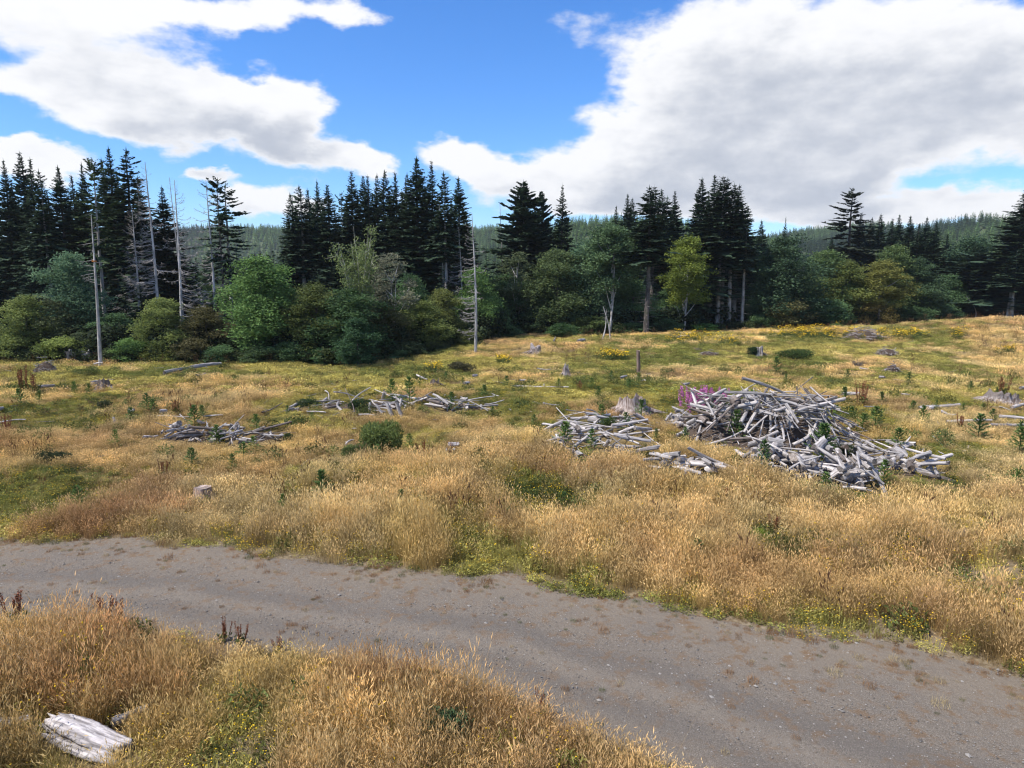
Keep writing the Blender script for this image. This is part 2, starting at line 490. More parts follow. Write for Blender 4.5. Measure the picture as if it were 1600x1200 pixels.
def field_tone(x, y):
    green, rust = masks(x, y)
    n = fbm(x, y, 0.5, 3, 77)[:, None]
    straw = np.array([0.36, 0.275, 0.135]) * (0.8 + 0.4 * n)
    rus = np.array([0.27, 0.165, 0.085]) * (0.8 + 0.4 * n)
    gr = np.array([0.27, 0.245, 0.08]) * (0.75 + 0.5 * n)
    c = straw * (1 - rust[:, None] * .75) + rus * rust[:, None] * .75
    return c * (1 - green[:, None]) + gr * green[:, None]

xs = np.concatenate([-np.geomspace(4000, 135, 26), np.arange(-130, 150, 0.8), np.geomspace(152, 4000, 26)])
ys = np.concatenate([[-300, -120, -50, -20, 0, 6, 10], np.arange(12, 70, 0.6), np.arange(70, 215, 1.1), np.geomspace(216, 6000, 34)])
gx, gy = np.meshgrid(xs, ys)
gxr, gyr = gx.ravel(), gy.ravel()
gz = H(gxr, gyr)
gz = gz - sstep(gyr, 170, 330) * 9.0
on_road = (gyr < yU(gxr)) & (gyr > yL(gxr))
gz = np.where(on_road, gz - 0.03, gz)
mb = MB()
nx, ny = len(xs), len(ys)
ii, jj = np.meshgrid(np.arange(ny - 1), np.arange(nx - 1), indexing='ij')
Q = np.stack([ii * nx + jj, ii * nx + jj + 1, (ii + 1) * nx + jj + 1, (ii + 1) * nx + jj], -1).reshape(-1, 4)
mb.add(np.stack([gxr, gyr, gz], -1), Q=Q)
m_ground, t = new_mat('thatch_and_soil')
gc = nd(t, 'ShaderNodeAttribute', attribute_name='soil').outputs['Color']
tcn = nd(t, 'ShaderNodeTexCoord')
c = rgbmix(t, smooth(t, noise(t, 6.0, 6, tcn.outputs['Object'], 0.7), 0.35, 0.65), rgbmix(t, 1.0, gc, (0.55, 0.5, 0.45), 'MULTIPLY'), gc)
p = nd(t, 'ShaderNodeBsdfPrincipled'); p.inputs['Roughness'].default_value = 0.95; p.inputs['Specular IOR Level'].default_value = 0.1
t.links.new(c, p.inputs['Base Color'])
bp = nd(t, 'ShaderNodeBump'); bp.inputs['Strength'].default_value = 0.8; bp.inputs['Distance'].default_value = 0.08
t.links.new(noise(t, 9.0, 5, tcn.outputs['Object'], 0.7), bp.inputs['Height']); t.links.new(bp.outputs[0], p.inputs['Normal'])
finish(t, p.outputs[0])
gme = mb.mesh('ground', m_ground)
soil = field_tone(gxr, gyr) * 0.62
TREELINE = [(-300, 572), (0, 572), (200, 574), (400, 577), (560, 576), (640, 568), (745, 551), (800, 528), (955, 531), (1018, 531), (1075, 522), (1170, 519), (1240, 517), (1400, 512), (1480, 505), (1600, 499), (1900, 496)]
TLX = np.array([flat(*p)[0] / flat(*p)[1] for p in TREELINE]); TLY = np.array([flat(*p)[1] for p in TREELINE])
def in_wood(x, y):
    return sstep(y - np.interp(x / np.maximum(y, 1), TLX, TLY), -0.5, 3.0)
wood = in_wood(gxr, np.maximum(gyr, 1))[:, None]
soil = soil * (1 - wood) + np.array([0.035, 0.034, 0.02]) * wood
# bare dirt beside the road
du = gyr - yU(gxr)
bare = np.clip(np.exp(-(np.maximum(du, 0) / 0.9) ** 2) * 0.9 + patch(gxr, gyr, [(1545, 905, 70, 30, 1.0), (1400, 985, 260, 30, .7)]) * (0.4 + fbm(gxr, gyr, 0.8, 3, 91)), 0, 1)[:, None] * (gyr > 0)[:, None]
soil = soil * (1 - bare) + np.array([0.27, 0.225, 0.16]) * bare
a = gme.attributes.new('soil', 'FLOAT_COLOR', 'POINT')
a.data.foreach_set('color', np.concatenate([soil, np.ones((len(soil), 1))], 1).astype(np.float32).ravel())
tag(link('ground', gme), kind='structure')

# the gravel road, a strip of its own a little above the ground
rx = np.concatenate([np.arange(-70, 60, 0.35)])
nv = 22
V = []; W = []
for x in rx:
    y0, y1 = float(yL(x)) - 0.25, float(yU(x)) + 0.3
    for k in range(nv):
        f = k / (nv - 1)
        y = y0 + (y1 - y0) * f
        V.append((x, y, 0)); W.append(f)
V = np.array(V); W = np.array(W)
V[:, 2] = H(V[:, 0], V[:, 1]) + 0.035 + (fbm(V[:, 0], V[:, 1], 0.9, 3, 15) - .5) * 0.035 - 0.05 * np.exp(-((W - .28) / .07) ** 2) * 0.6 - 0.05 * np.exp(-((W - .62) / .07) ** 2) * 0.6
edge_drop = np.maximum(sstep(0.03 - W, 0, .03), sstep(W - 0.97, 0, .03))
V[:, 2] -= edge_drop * 0.05
mb = MB()
n = len(rx)
ii, jj = np.meshgrid(np.arange(n - 1), np.arange(nv - 1), indexing='ij')
mb.add(V, Q=np.stack([ii * nv + jj, (ii + 1) * nv + jj, (ii + 1) * nv + jj + 1, ii * nv + jj + 1], -1).reshape(-1, 4), tint=W)
m_road, t = new_mat('gravel')
tcn = nd(t, 'ShaderNodeTexCoord')
w = nd(t, 'ShaderNodeAttribute', attribute_name='tint').outputs['Fac']
big = noise(t, 0.35, 4, tcn.outputs['Object'])
fine = noise(t, 38.0, 4, tcn.outputs['Object'], 0.75)
mid = noise(t, 5.0, 5, tcn.outputs['Object'], 0.65)
c = rgbmix(t, smooth(t, fine, 0.32, 0.68), (0.074, 0.065, 0.055), (0.27, 0.233, 0.193))
c = rgbmix(t, mth(t, 'MULTIPLY', smooth(t, mid, 0.42, 0.66), 0.6), c, (0.165, 0.14, 0.115))
upper = smooth(t, w, 0.5, 1.0)
c = rgbmix(t, mth(t, 'MULTIPLY', mth(t, 'MULTIPLY', upper, smooth(t, big, 0.3, 0.6)), 0.75), c, (0.215, 0.178, 0.135))
rut = mth(t, 'ADD', mth(t, 'MULTIPLY', smooth(t, mth(t, 'ABSOLUTE', mth(t, 'SUBTRACT', w, 0.24)), 0.10, 0.02), .8), smooth(t, mth(t, 'ABSOLUTE', mth(t, 'SUBTRACT', w, 0.50)), 0.10, 0.02))
c = rgbmix(t, mth(t, 'MULTIPLY', rut, mth(t, 'MULTIPLY', smooth(t, big, 0.2, 0.5), 0.5)), c, (0.115, 0.104, 0.094))
crown_ = smooth(t, mth(t, 'ABSOLUTE', mth(t, 'SUBTRACT', w, 0.37)), 0.07, 0.01)
c = rgbmix(t, mth(t, 'MULTIPLY', crown_, mth(t, 'MULTIPLY', smooth(t, mid, 0.35, 0.6), 0.5)), c, (0.215, 0.185, 0.15))
# scattered dry brown growth pressed into the gravel
c = rgbmix(t, mth(t, 'MULTIPLY', smooth(t, noise(t, 1.7, 7, tcn.outputs['Object'], 0.74), 0.50, 0.62), mth(t, 'MULTIPLY_ADD', w, 0.55, 0.25)), c, (0.17, 0.105, 0.055))
vo = nd(t, 'ShaderNodeTexVoronoi'); vo.inputs['Scale'].default_value = 26.0; t.links.new(tcn.outputs['Object'], vo.inputs['Vector'])
c = rgbmix(t, mth(t, 'MULTIPLY', smooth(t, mth(t, 'SUBTRACT', 1.0, vo.outputs['Distance']), 0.62, 0.86), 0.35), c, (0.36, 0.335, 0.30))
p = nd(t, 'ShaderNodeBsdfPrincipled'); p.inputs['Roughness'].default_value = 0.92; p.inputs['Specular IOR Level'].default_value = 0.15
t.links.new(c, p.inputs['Base Color'])
bp = nd(t, 'ShaderNodeBump'); bp.inputs['Strength'].default_value = 0.9; bp.inputs['Distance'].default_value = 0.03
t.links.new(mth(t, 'ADD', fine, mth(t, 'MULTIPLY', mid, 2.0)), bp.inputs['Height']); t.links.new(bp.outputs[0], p.inputs['Normal'])
finish(t, p.outputs[0])
tag(link('gravel_road', mb.mesh('gravel_road', m_road)), kind='structure')

# ------------------------------------------------------------------ hills
def ridge_line(px_, tops, dist):
    X = [pix_dir(p, q)[0] / pix_dir(p, q)[1] for p, q in tops]
    Z = [CAM_H + pix_dir(p, q)[2] / pix_dir(p, q)[1] * dist for p, q in tops]
    return np.array(X), np.array(Z)

# two ranges: crest heights read off the photograph's skyline at the distance they stand
RANGE_A = (ridge_line(0, [(-700, 420), (-200, 392), (0, 385), (150, 372), (280, 357), (350, 351), (430, 352), (520, 362), (640, 372), (745, 357), (790, 356), (840, 368), (900, 385), (1100, 392), (1240, 359), (1300, 353), (1390, 350), (1470, 372), (1600, 395), (2300, 420)], 1500.0), 1500.0, 420.0)
RANGE_B = (ridge_line(0, [(-700, 430), (300, 420), (600, 412), (700, 405), (790, 372), (850, 352), (895, 343), (950, 339), (1060, 341), (1110, 352), (1180, 365), (1280, 372), (1380, 366), (1440, 352), (1470, 346), (1530, 338), (1580, 338), (1660, 352), (1800, 390), (2300, 420)], 950.0), 950.0, 300.0)
def hill_z(x, y):
    r = x / np.maximum(y, 1.0)
    z = np.full_like(x, -9.0)
    for ((X, Z), dist, wid) in (RANGE_A, RANGE_B):
        top = np.interp(r, X, Z) - 14.0
        q = np.clip((y - (dist - wid)) / wid, 0, 1)
        back = np.clip((y - dist) / (wid * 1.6), 0, 1)
        z = np.maximum(z, -9.5 + (top + 9.5) * (q * q * (3 - 2 * q)) * (1 - back * 0.7))
    return z + (fbm(x, y, 0.012, 4, 3) - .5) * 13 * sstep(y, 450, 700)

hx = np.linspace(-1.5, 1.5, 150); hy = np.concatenate([np.linspace(420, 1000, 34), np.linspace(1030, 2300, 34)])
hr, hyy = np.meshgrid(hx, hy)
hxx = (hr * hyy).ravel(); hyy = hyy.ravel()
mb = MB()
ii, jj = np.meshgrid(np.arange(len(hy) - 1), np.arange(len(hx) - 1), indexing='ij')
nx = len(hx)
mb.add(np.stack([hxx, hyy, hill_z(hxx, hyy)], -1), Q=np.stack([ii * nx + jj, ii * nx + jj + 1, (ii + 1) * nx + jj + 1, (ii + 1) * nx + jj], -1).reshape(-1, 4))
m_hill = plain_mat('hill_floor', (0.07, 0.095, 0.045), 0.95, 0.4, 0.05)
tag(link('hills', mb.mesh('hills', m_hill)), kind='structure')

# ================================================================== scattering of what nobody could count
def scatter(name, pts, rz, scl, idx, tone, meshes, tilt=None):
    """One object: points that carry copies of a few small meshes (geometry nodes)."""
    c = bpy.data.collections.new(name + '_kinds')
    for k, me in enumerate(meshes):
        c.objects.link(bpy.data.objects.new(name + '_kind', me))
    n = len(pts)
    me = bpy.data.meshes.new(name)
    me.vertices.add(n); me.vertices.foreach_set('co', np.asarray(pts, np.float32).ravel())
    rot = np.zeros((n, 3), np.float32); rot[:, 2] = rz
    if tilt is not None: rot[:, 0] = tilt[:, 0]; rot[:, 1] = tilt[:, 1]
    me.attributes.new('turn', 'FLOAT_VECTOR', 'POINT').data.foreach_set('vector', rot.ravel())
    s = np.asarray(scl, np.float32)
    if s.ndim == 1: s = np.repeat(s[:, None], 3, 1)
    me.attributes.new('size', 'FLOAT_VECTOR', 'POINT').data.foreach_set('vector', s.ravel())
    me.attributes.new('which', 'INT', 'POINT').data.foreach_set('value', np.asarray(idx, np.int32))
    me.attributes.new('tone', 'FLOAT_COLOR', 'POINT').data.foreach_set('color', np.concatenate([tone, np.ones((n, 1))], 1).astype(np.float32).ravel())
    o = link(name, me)
    g = bpy.data.node_groups.new(name, 'GeometryNodeTree')
    g.interface.new_socket('Geometry', in_out='INPUT', socket_type='NodeSocketGeometry')
    g.interface.new_socket('Geometry', in_out='OUTPUT', socket_type='NodeSocketGeometry')
    a = g.nodes.new('NodeGroupInput'); b = g.nodes.new('NodeGroupOutput')
    ci = g.nodes.new('GeometryNodeCollectionInfo'); ci.inputs['Collection'].default_value = c
    ci.inputs['Separate Children'].default_value = True; ci.inputs['Reset Children'].default_value = True
    ip = g.nodes.new('GeometryNodeInstanceOnPoints'); ip.inputs['Pick Instance'].default_value = True
    def attr(nm, typ):
        q = g.nodes.new('GeometryNodeInputNamedAttribute'); q.data_type = typ; q.inputs['Name'].default_value = nm
        return q.outputs['Attribute']
    e = g.nodes.new('FunctionNodeEulerToRotation')
    g.links.new(attr('turn', 'FLOAT_VECTOR'), e.inputs[0])
    g.links.new(a.outputs[0], ip.inputs['Points'])
    g.links.new(ci.outputs[0], ip.inputs['Instance'])
    g.links.new(attr('which', 'INT'), ip.inputs['Instance Index'])
    g.links.new(e.outputs[0], ip.inputs['Rotation'])
    g.links.new(attr('size', 'FLOAT_VECTOR'), ip.inputs['Scale'])
    g.links.new(ip.outputs[0], b.inputs[0])
    md = o.modifiers.new('scatter', 'NODES'); md.node_group = g
    return tag(o, kind='stuff')

def blade_clump(name, rnd, n, rad, hmin, hmax, width, lean, heads=0.0, head_len=0.12, head_w=0.012, tlo=.15, thi=.55, htint=1.08, mats=None, seg=3, headmat=0):
    mb = MB()
    ang = rnd.uniform(0, 2 * math.pi, n); r = rad * np.sqrt(rnd.uniform(0, 1, n))
    b = np.stack([r * np.cos(ang), r * np.sin(ang), np.full(n, -0.05)], -1)
    h = rnd.uniform(hmin, hmax, n)
    la = rnd.uniform(0, 2 * math.pi, n); ll = np.abs(rnd.normal(0, lean, n)) * h
    dirv = np.stack([np.cos(la), np.sin(la), np.zeros(n)], -1)
    fa = rnd.uniform(0, math.pi, n); w = np.stack([np.cos(fa), np.sin(fa), np.zeros(n)], -1) * width
    ts = np.linspace(0, 1, seg + 1)
    base_t = rnd.uniform(tlo, thi, n)
    rows = []
    for t in ts:
        c = b + dirv * (ll * t ** 1.8)[:, None]; c[:, 2] = b[:, 2] + (h + .05) * t - 0.15 * ll * t * t
        k = (1 - 0.85 * t)
        rows.append(np.stack([c - w * k, c + w * k], 1))
    V = np.stack(rows, 1)                      # n, seg+1, 2, 3
    base = (np.arange(n) * (seg + 1) * 2)[:, None]
    s = np.arange(seg)[None, :]
    Q = np.stack([base + 2 * s, base + 2 * s + 1, base + 2 * s + 3, base + 2 * s + 2], -1).reshape(-1, 4)
    mb.add(V.reshape(-1, 3), Q=Q, tint=np.repeat(base_t, (seg + 1) * 2))
    k = int(n * heads)
    if k:
        tip = b[:k] + dirv[:k] * ll[:k, None]; tip[:, 2] = b[:k, 2] + h[:k] + .05 - .15 * ll[:k]
        up = norm(dirv[:k] * (ll[:k] / h[:k] * 1.6 + rnd.uniform(.05, .45, k))[:, None] + np.array([0, 0, 1.0]))
        L = head_len * rnd.uniform(.6, 1.3, k)
        side = norm(np.cross(up, rnd.normal(0, 1, (k, 3))))
        for q in (side, np.cross(up, side)):
            leaves(mb, tip + up * (L * .4)[:, None], up * (L * .5)[:, None], q * head_w, np.clip(rnd.normal(htint, .1, k), 0, 1.2), mat=headmat)
    return mb.mesh(name, mats or M_grass, smooth=False)

def leafy_weed(name, rnd, n, rad, hgt, leaf, mats, flowers=0, fsize=0.012, fh=1.25):
    mb = MB()
    a = rnd.uniform(0, 2 * math.pi, n); r = rad * np.sqrt(rnd.uniform(0, 1, n))
    z = hgt * rnd.uniform(0.05, 1, n) * (1 - .5 * (r / rad) ** 2)
    c = np.stack([r * np.cos(a), r * np.sin(a), z], -1)
    u = norm(rnd.normal(0, 1, (n, 3)) + np.array([0, 0, .6])) * (leaf * rnd.uniform(.6, 1.4, n))[:, None]
    v = norm(np.cross(u, rnd.normal(0, 1, (n, 3)))) * leaf * .32
    leaves(mb, c, u, v, rnd.uniform(.1, .9, n), fold=.3)
    if flowers:
        a = rnd.uniform(0, 2 * math.pi, flowers); r = rad * 1.1 * np.sqrt(rnd.uniform(0, 1, flowers))
        c = np.stack([r * np.cos(a), r * np.sin(a), hgt * fh * rnd.uniform(.6, 1.1, flowers)], -1)
        for k in range(flowers):
            s = c[k].copy(); s[2] = 0; s[:2] *= .8
            w = np.array([.004, 0, 0])
            mb.add([s - w, s + w, c[k] + w, c[k] - w], Q=[[0, 1, 2, 3]], tint=.5)
        q = norm(rnd.normal(0, .45, (flowers, 3)) + np.array([0, 0, 1]))
        e = norm(np.cross(q, rnd.normal(0, 1, (flowers, 3)))) * fsize
        leaves(mb, c, e, np.cross(q, e), rnd.uniform(.3, 1, flowers), mat=1)
        leaves(mb, c + [0, 0, .003], norm(e + np.cross(q, e)) * fsize, norm(e - np.cross(q, e)) * fsize, rnd.uniform(.3, 1, flowers), mat=1)
    return mb.mesh(name, mats, smooth=False)

# ================================================================== trees
def conifer_meshes(seed, Ht=24.0, base=0.12, rmax=2.6, shape=0.85, per=8, gap=0.46, droop=0.0, irregular=0.2, sprays=8, thin=0.0, spray_w=1.0, tr=0.25):
    """Trunk, crown of drooping boughs set in whorls, and bare dead twigs below the crown."""
    rnd = np.random.default_rng(seed)
    tk = MB(); zs = np.linspace(-0.6, Ht * 0.985, 12)
    wob = np.cumsum(rnd.normal(0, 0.03, (12, 2)), 0)
    tube(tk, np.stack([wob[:, 0], wob[:, 1], zs], -1), tr * (1 - zs / Ht).clip(0.03) ** 0.8 + .01, 7)
    cr = MB(); C = []; U = []; W = []; T = []
    z = base * Ht
    bare = MB()
    while z < Ht * 0.992:
        f = (z / Ht - base) / (1 - base)
        Lm = rmax * (1 - f) ** shape * min(1.0, 0.35 + f * 7) * (0.85 + .3 * rnd.random())
        Lm = max(Lm, 0.16)
        nb = max(4, int(per * (0.6 + .4 * (1 - f))))
        a0 = rnd.uniform(0, 6.28)
        for k in range(nb):
            if rnd.random() < thin: continue
            a = a0 + k * 6.283 / nb + rnd.normal(0, .25)
            L = Lm * (1 + rnd.normal(0, irregular)); L = max(L, .15)
            el = math.radians(-16 + 52 * f ** 1.4 - droop * (1 - f) + rnd.normal(0, 6))
            d = np.array([math.cos(a) * math.cos(el), math.sin(a) * math.cos(el), math.sin(el)])
            sd = np.array([-math.sin(a), math.cos(a), 0])
            o = np.array([0, 0, z + rnd.normal(0, .12)])
            ns = max(3, int(sprays * min(1, L / 1.6) + 1))
            ts = np.linspace(0.22, 1, ns)
            wid = (0.36 * L * (1 - ts * .7) + 0.17 * min(1.0, L / .9)) * spray_w
            P = o + d * (ts * L)[:, None]; P[:, 2] += -0.10 * L * ts ** 2 * (1 - f) + 0.05 * L * ts ** 3
            for s in (-1, 1):
                u = norm(d * .75 + sd * s * rnd.uniform(.6, 1.0) + np.array([0, 0, -0.22 * (1 - f)]) + rnd.normal(0, .14, (ns, 3))) * (wid * .62)[:, None]
                C.append(P + u * .8); U.append(u); W.append(norm(np.cross(u, rnd.normal(0, .45, (ns, 3)) + np.array([0, 0, 1]))) * (wid * .33 + .04)[:, None])
                T.append(np.clip(rnd.normal(.45, .2) + .25 * (ts - .5) + rnd.normal(0, .1, ns), 0, 1))
            u = d * .26 * L * .5
            C.append((P[-1] + u * .6)[None]); U.append(u[None] + rnd.normal(0, .02, (1, 3))); W.append((norm(np.cross(u, [0, 0, 1])) * (.06 * L + .05))[None]); T.append(np.array([.7]))
        z += gap * (0.75 + .25 * (1 - f)) * rnd.uniform(.8, 1.25) * (1 if f < .8 else .8)
    top = np.array([0, 0, Ht])
    C.append((top - [0, 0, .35])[None]); U.append(np.array([[0, 0, .75]])); W.append(np.array([[.07, 0, 0]])); T.append(np.array([.6]))
    leaves(cr, np.concatenate(C), np.concatenate(U), np.concatenate(W), np.concatenate(T), fold=.25)
    zz = 1.2
    nb = 0
    while zz < base * Ht + 1.5:
        a = rnd.uniform(0, 6.28); L = rnd.uniform(.5, 1.9)
        d = np.array([math.cos(a), math.sin(a), -.12]) * L
        p0 = np.array([0, 0, zz]); tube(bare, [p0, p0 + d * .55 + [0, 0, -.02], p0 + d + [0, 0, .1]], [.025, .016, .006], 3)
        zz += rnd.uniform(.12, .4); nb += 1
    return tk.mesh('conifer_trunk', M_bark), cr.mesh('conifer_crown', M_needle, False), (bare.mesh('conifer_bare_twigs', M_dead) if nb > 3 else None)

def broadleaf_meshes(seed, Ht=12.0, wid=6.0, low=0.08, n=8000, leaf=0.17, lobes=16, bark=None, stems=1, open_=0.35, limb_n=7, conic=0.0, bare_top=False):
    rnd = np.random.default_rng(seed)
    bark = bark or M_bark
    L = []
    for k in range(lobes):
        f = (k + .5) / lobes
        zc = Ht * (low + .08 + (0.90 - low) * f * .98)
        env = math.sin(math.pi * min(1, (0.18 + .80 * f))) ** .7 * (1 - conic * f)
        a = k * 2.4 + rnd.normal(0, .4)
        rr = wid * .5 * env * rnd.uniform(.40, .85)
        sz = wid * rnd.uniform(.13, .23) * (0.75 + .4 * env)
        L.append((np.array([rr * math.cos(a), rr * math.sin(a), zc]), np.array([sz, sz, sz * rnd.uniform(.6, .95)])))
    L.append((np.array([0, 0, Ht * .90]), np.array([wid * .13, wid * .13, Ht * .09])))
    wts = np.array([l[1].prod() ** .7 for l in L]); wts /= wts.sum()
    per = 26
    nc = n // per
    which = rnd.choice(len(L), nc, p=wts)
    dirs = norm(rnd.normal(0, 1, (nc, 3)) + np.array([0, 0, .25]))
    cen = np.array([L[w][0] for w in which]) + dirs * np.array([L[w][1] for w in which]) * rnd.uniform(1 - open_ * 1.4, 1.12, nc)[:, None]
    ltint = rnd.normal(0, .22, len(L))
    ctint = np.clip(rnd.normal(.45, .16, nc) + ltint[which], 0, 1)
    sp = wid * 0.045 + .09
    c = np.repeat(cen, per, 0) + rnd.normal(0, 1, (nc * per, 3)) * np.array([sp, sp, sp * .6])
    m = len(c)
    c[:, 2] = np.maximum(c[:, 2], .12 + rnd.random(m) * .3)
    u = norm(rnd.normal(0, 1, (m, 3)) * [1, 1, .6] + np.repeat(dirs, per, 0) * .5) * (leaf * rnd.uniform(.6, 1.35, m))[:, None]
    v = norm(np.cross(u, rnd.normal(0, 1, (m, 3)) + np.repeat(dirs, per, 0))) * (leaf * .55)
    cr = MB(); leaves(cr, c, u, v, np.clip(np.repeat(ctint, per) + rnd.normal(0, .12, m), 0, 1), fold=.3)
    tk = MB(); limb = []
    for s in range(stems):
        a = s * 2.3 + .5; sprd = 0 if stems == 1 else wid * .05
        zs = np.linspace(-.4, Ht * .82, 8)
        x = np.linspace(0.1 * (stems > 1), 1, 8) ** 1.2 * sprd * math.cos(a) + np.cumsum(rnd.normal(0, .06, 8)); y = np.linspace(0.1 * (stems > 1), 1, 8) ** 1.2 * sprd * math.sin(a) + np.cumsum(rnd.normal(0, .06, 8))
        tube(tk, np.stack([x, y, zs], -1), (0.018 * Ht / stems ** .5) * (.62 if bark is M_pale else 1) * (1 - zs / Ht).clip(.1), 7)
    for k in rnd.permutation(len(L) - 1)[:limb_n]:
        e = L[k][0]; z0 = max(.5, e[2] - rnd.uniform(.2, .35) * Ht * .6 - .4)
        p0 = np.array([0, 0, z0]); mid = p0 * .5 + e * .5 + [0, 0, -.15]
        lm = MB(); tube(lm, [p0, mid, e], [.011 * Ht * .55, .006 * Ht * .6, .02], 5)
        limb.append(lm.mesh('tree_limb', bark))
    return tk.mesh('tree_trunk', bark), cr.mesh('tree_crown', M_leaf, False), limb

def bare_branch(seed, twigs=14, curve=-.25, tip=.45, L=1.0):
    rnd = np.random.default_rng(seed); mb = MB()
    t = np.linspace(0, 1, 6)
    P = np.stack([t * L, .05 * np.cumsum(rnd.normal(0, .4, 6)), curve * L * t + (tip) * L * t ** 3], -1)
    tube(mb, P, .018 * (1 - t * .85), 4)
    for k in range(twigs):
        f = rnd.uniform(.25, 1); i = min(4, int(f * 5)); q = f * 5 - i; p = P[i] * (1 - q) + P[i + 1] * q
        s = rnd.choice([-1, 1]); l = rnd.uniform(.10, .32) * (1.15 - f * .6)
        d = np.array([.8, s * .8, rnd.uniform(-.7, .1)]) * l
        tube(mb, [p, p + d * .6, p + d + [0, 0, -.05 * l]], [.008, .005, .002], 3)
    return mb.mesh('bare_branch', M_dead)
BRANCHES = [bare_branch(s, tw, c, tp) for s, tw, c, tp in ((1, 16, -.2, .25), (2, 20, -.35, .5), (3, 12, -.1, .1), (4, 22, -.42, .5), (5, 8, -.2, .3), (6, 5, .05, .0))]

def snag(name, label, base, top, r0, z0, z1, count, lmax, lmin=.3, group=None, bend=.3, side=None, bark=None, kinds=(0, 1, 2, 3), power=.8, cat='dead tree'):
    """A dead standing conifer: a bare trunk and each bare branch a part of its own."""
    base = Vector(base); top = Vector(top)
    root = thing(name, label, cat, base, group=group)
    d = np.array(top - base); Ht = d[2]
    t = np.linspace(0, 1, 12)
    P = np.outer(t, d); P[:, 0] += bend * np.sin(t * math.pi * 1.3) * .5; P[0, 2] -= .5
    mb = MB(); tube(mb, P, r0 * (1 - t * .93) ** .9 + .012, 8)
    link('trunk', mb.mesh('snag_trunk', bark or M_pale), root)
    for k in range(count):
        f = z0 + (z1 - z0) * (k + random.random()) / count
        i = min(10, int(f * 11)); q = f * 11 - i
        p = P[i] * (1 - q) + P[i + 1] * q
        rel = (f - z0) / (z1 - z0)
        L = (lmin + (lmax - lmin) * (1 - rel) ** power) * random.uniform(.55, 1.15)
        az = random.uniform(0, 6.28) if side is None else random.gauss(side, 1.0)
        s = L * random.uniform(.9, 1.2)
        link('branch', BRANCHES[random.choice(kinds)], root, loc=p, rot=(random.gauss(0, .2), random.gauss(.0, .15) - .45 * (rel > .75), az), scale=(L, L * 1.0, s))
    return root

def lerp3(a, b, f):
    return tuple(x + (y - x) * f for x, y in zip(a, b))

# kinds of conifer: meshes shared between trees alike
print('conifers')
CON = {
    'dense':  [conifer_meshes(101, 24, .10, 2.9, .86, 11, .36), conifer_meshes(102, 24, .08, 2.6, .8, 11, .36, irregular=.25), conifer_meshes(103, 24, .14, 3.0, .95, 11, .38, irregular=.28)],
    'narrow': [conifer_meshes(111, 25, .22, 2.0, .76, 10, .36), conifer_meshes(112, 25, .30, 1.8, .7, 10, .37, irregular=.3), conifer_meshes(113, 25, .18, 2.1, .82, 10, .36, irregular=.25)],
    'bare':   [conifer_meshes(121, 26, .48, 1.8, .66, 9, .38, irregular=.3, thin=.06, tr=.24), conifer_meshes(122, 26, .40, 1.75, .64, 9, .40, irregular=.35, thin=.08, tr=.24), conifer_meshes(123, 26, .58, 1.65, .62, 8, .42, irregular=.35, thin=.1, tr=.22)],
    'sparse': [conifer_meshes(131, 22, .40, 2.1, .5, 6, .62, irregular=.4, thin=.2, sprays=7, spray_w=.9), conifer_meshes(132, 22, .45, 2.4, .45, 6, .70, irregular=.45, thin=.22, sprays=8, spray_w=.85)],
    'wide':   [conifer_meshes(141, 20, .06, 4.3, .62, 10, .5, irregular=.3, sprays=11), conifer_meshes(142, 20, .04, 4.6, .55, 10, .55, irregular=.35, sprays=11, droop=10)],
    'cone':   [conifer_meshes(151, 20, .05, 3.1, .95, 9, .42, irregular=.15)],
    'ragged': [conifer_meshes(161, 24, .2, 3.1, .5, 8, .60, irregular=.45, thin=.15, sprays=10, droop=26, tr=.35, spray_w=.9)],
}
DARK = (0.040, 0.068, 0.040)
CONIFERS_BUILT = []
def conifer(kind, px, top_y, Y, wpx, label, group, col=DARK, name='conifer', v=None, lean=0.0):
    pale = any(w in label for w in ('pale', 'white', 'bare trunk', 'bare group', 'thin short'))
    """A living conifer standing at distance Y with its tip where the photograph has it."""
    tip = at_depth(px, top_y, Y)
    gxx = tip.x - lean
    z0 = h1(gxx, Y)
    fam = CON[kind]
    tm, cm, bm = fam[(v if v is not None else len(CONIFERS_BUILT)) % len(fam)]
    base_h = max(vx.co.z for vx in tm.vertices) / .985
    sz = (tip.z - z0) / base_h
    want = wpx * Y / FPX / 1.0
    have = {'dense': 3.9, 'narrow': 2.75, 'bare': 2.8, 'sparse': 3.8, 'wide': 7.4, 'cone': 4.9, 'ragged': 6.2}[kind]
    sx = want / have
    root = thing(name, label, 'conifer', (gxx, Y, z0), random.uniform(0, 6.28), (sx, sx, sz), group)
    k = random.uniform(.8, 1.25)
    c = tuple(q * k for q in col)
    tr_ = link('trunk', tm, root, color=(1, 1, 1))
    if pale:
        tr_.material_slots[0].link = 'OBJECT'; tr_.material_slots[0].material = M_pale; tr_.color = (.72, .70, .68, 1)
    link('crown', cm, root, color=c)
    if bm: link('bare_twigs', bm, root, color=(1, 1, 1))
    CONIFERS_BUILT.append(root)
    return root

def yb(px, back=0.0):
    """Distance of the field edge under a photo column, plus so many metres into the wood."""
    r = pix_dir(px, 540); return float(np.interp(r[0] / r[1], TLX, TLY)) + back
def ordinal(i):
    return ['first', 'second', 'third', 'fourth', 'fifth', 'sixth', 'seventh', 'eighth', 'ninth', 'tenth', 'eleventh', 'twelfth', 'thirteenth', 'fourteenth', 'fifteenth', 'sixteenth', 'seventeenth', 'eighteenth', 'nineteenth', 'twentieth'][i] if i < 20 else f'{i + 1}th'

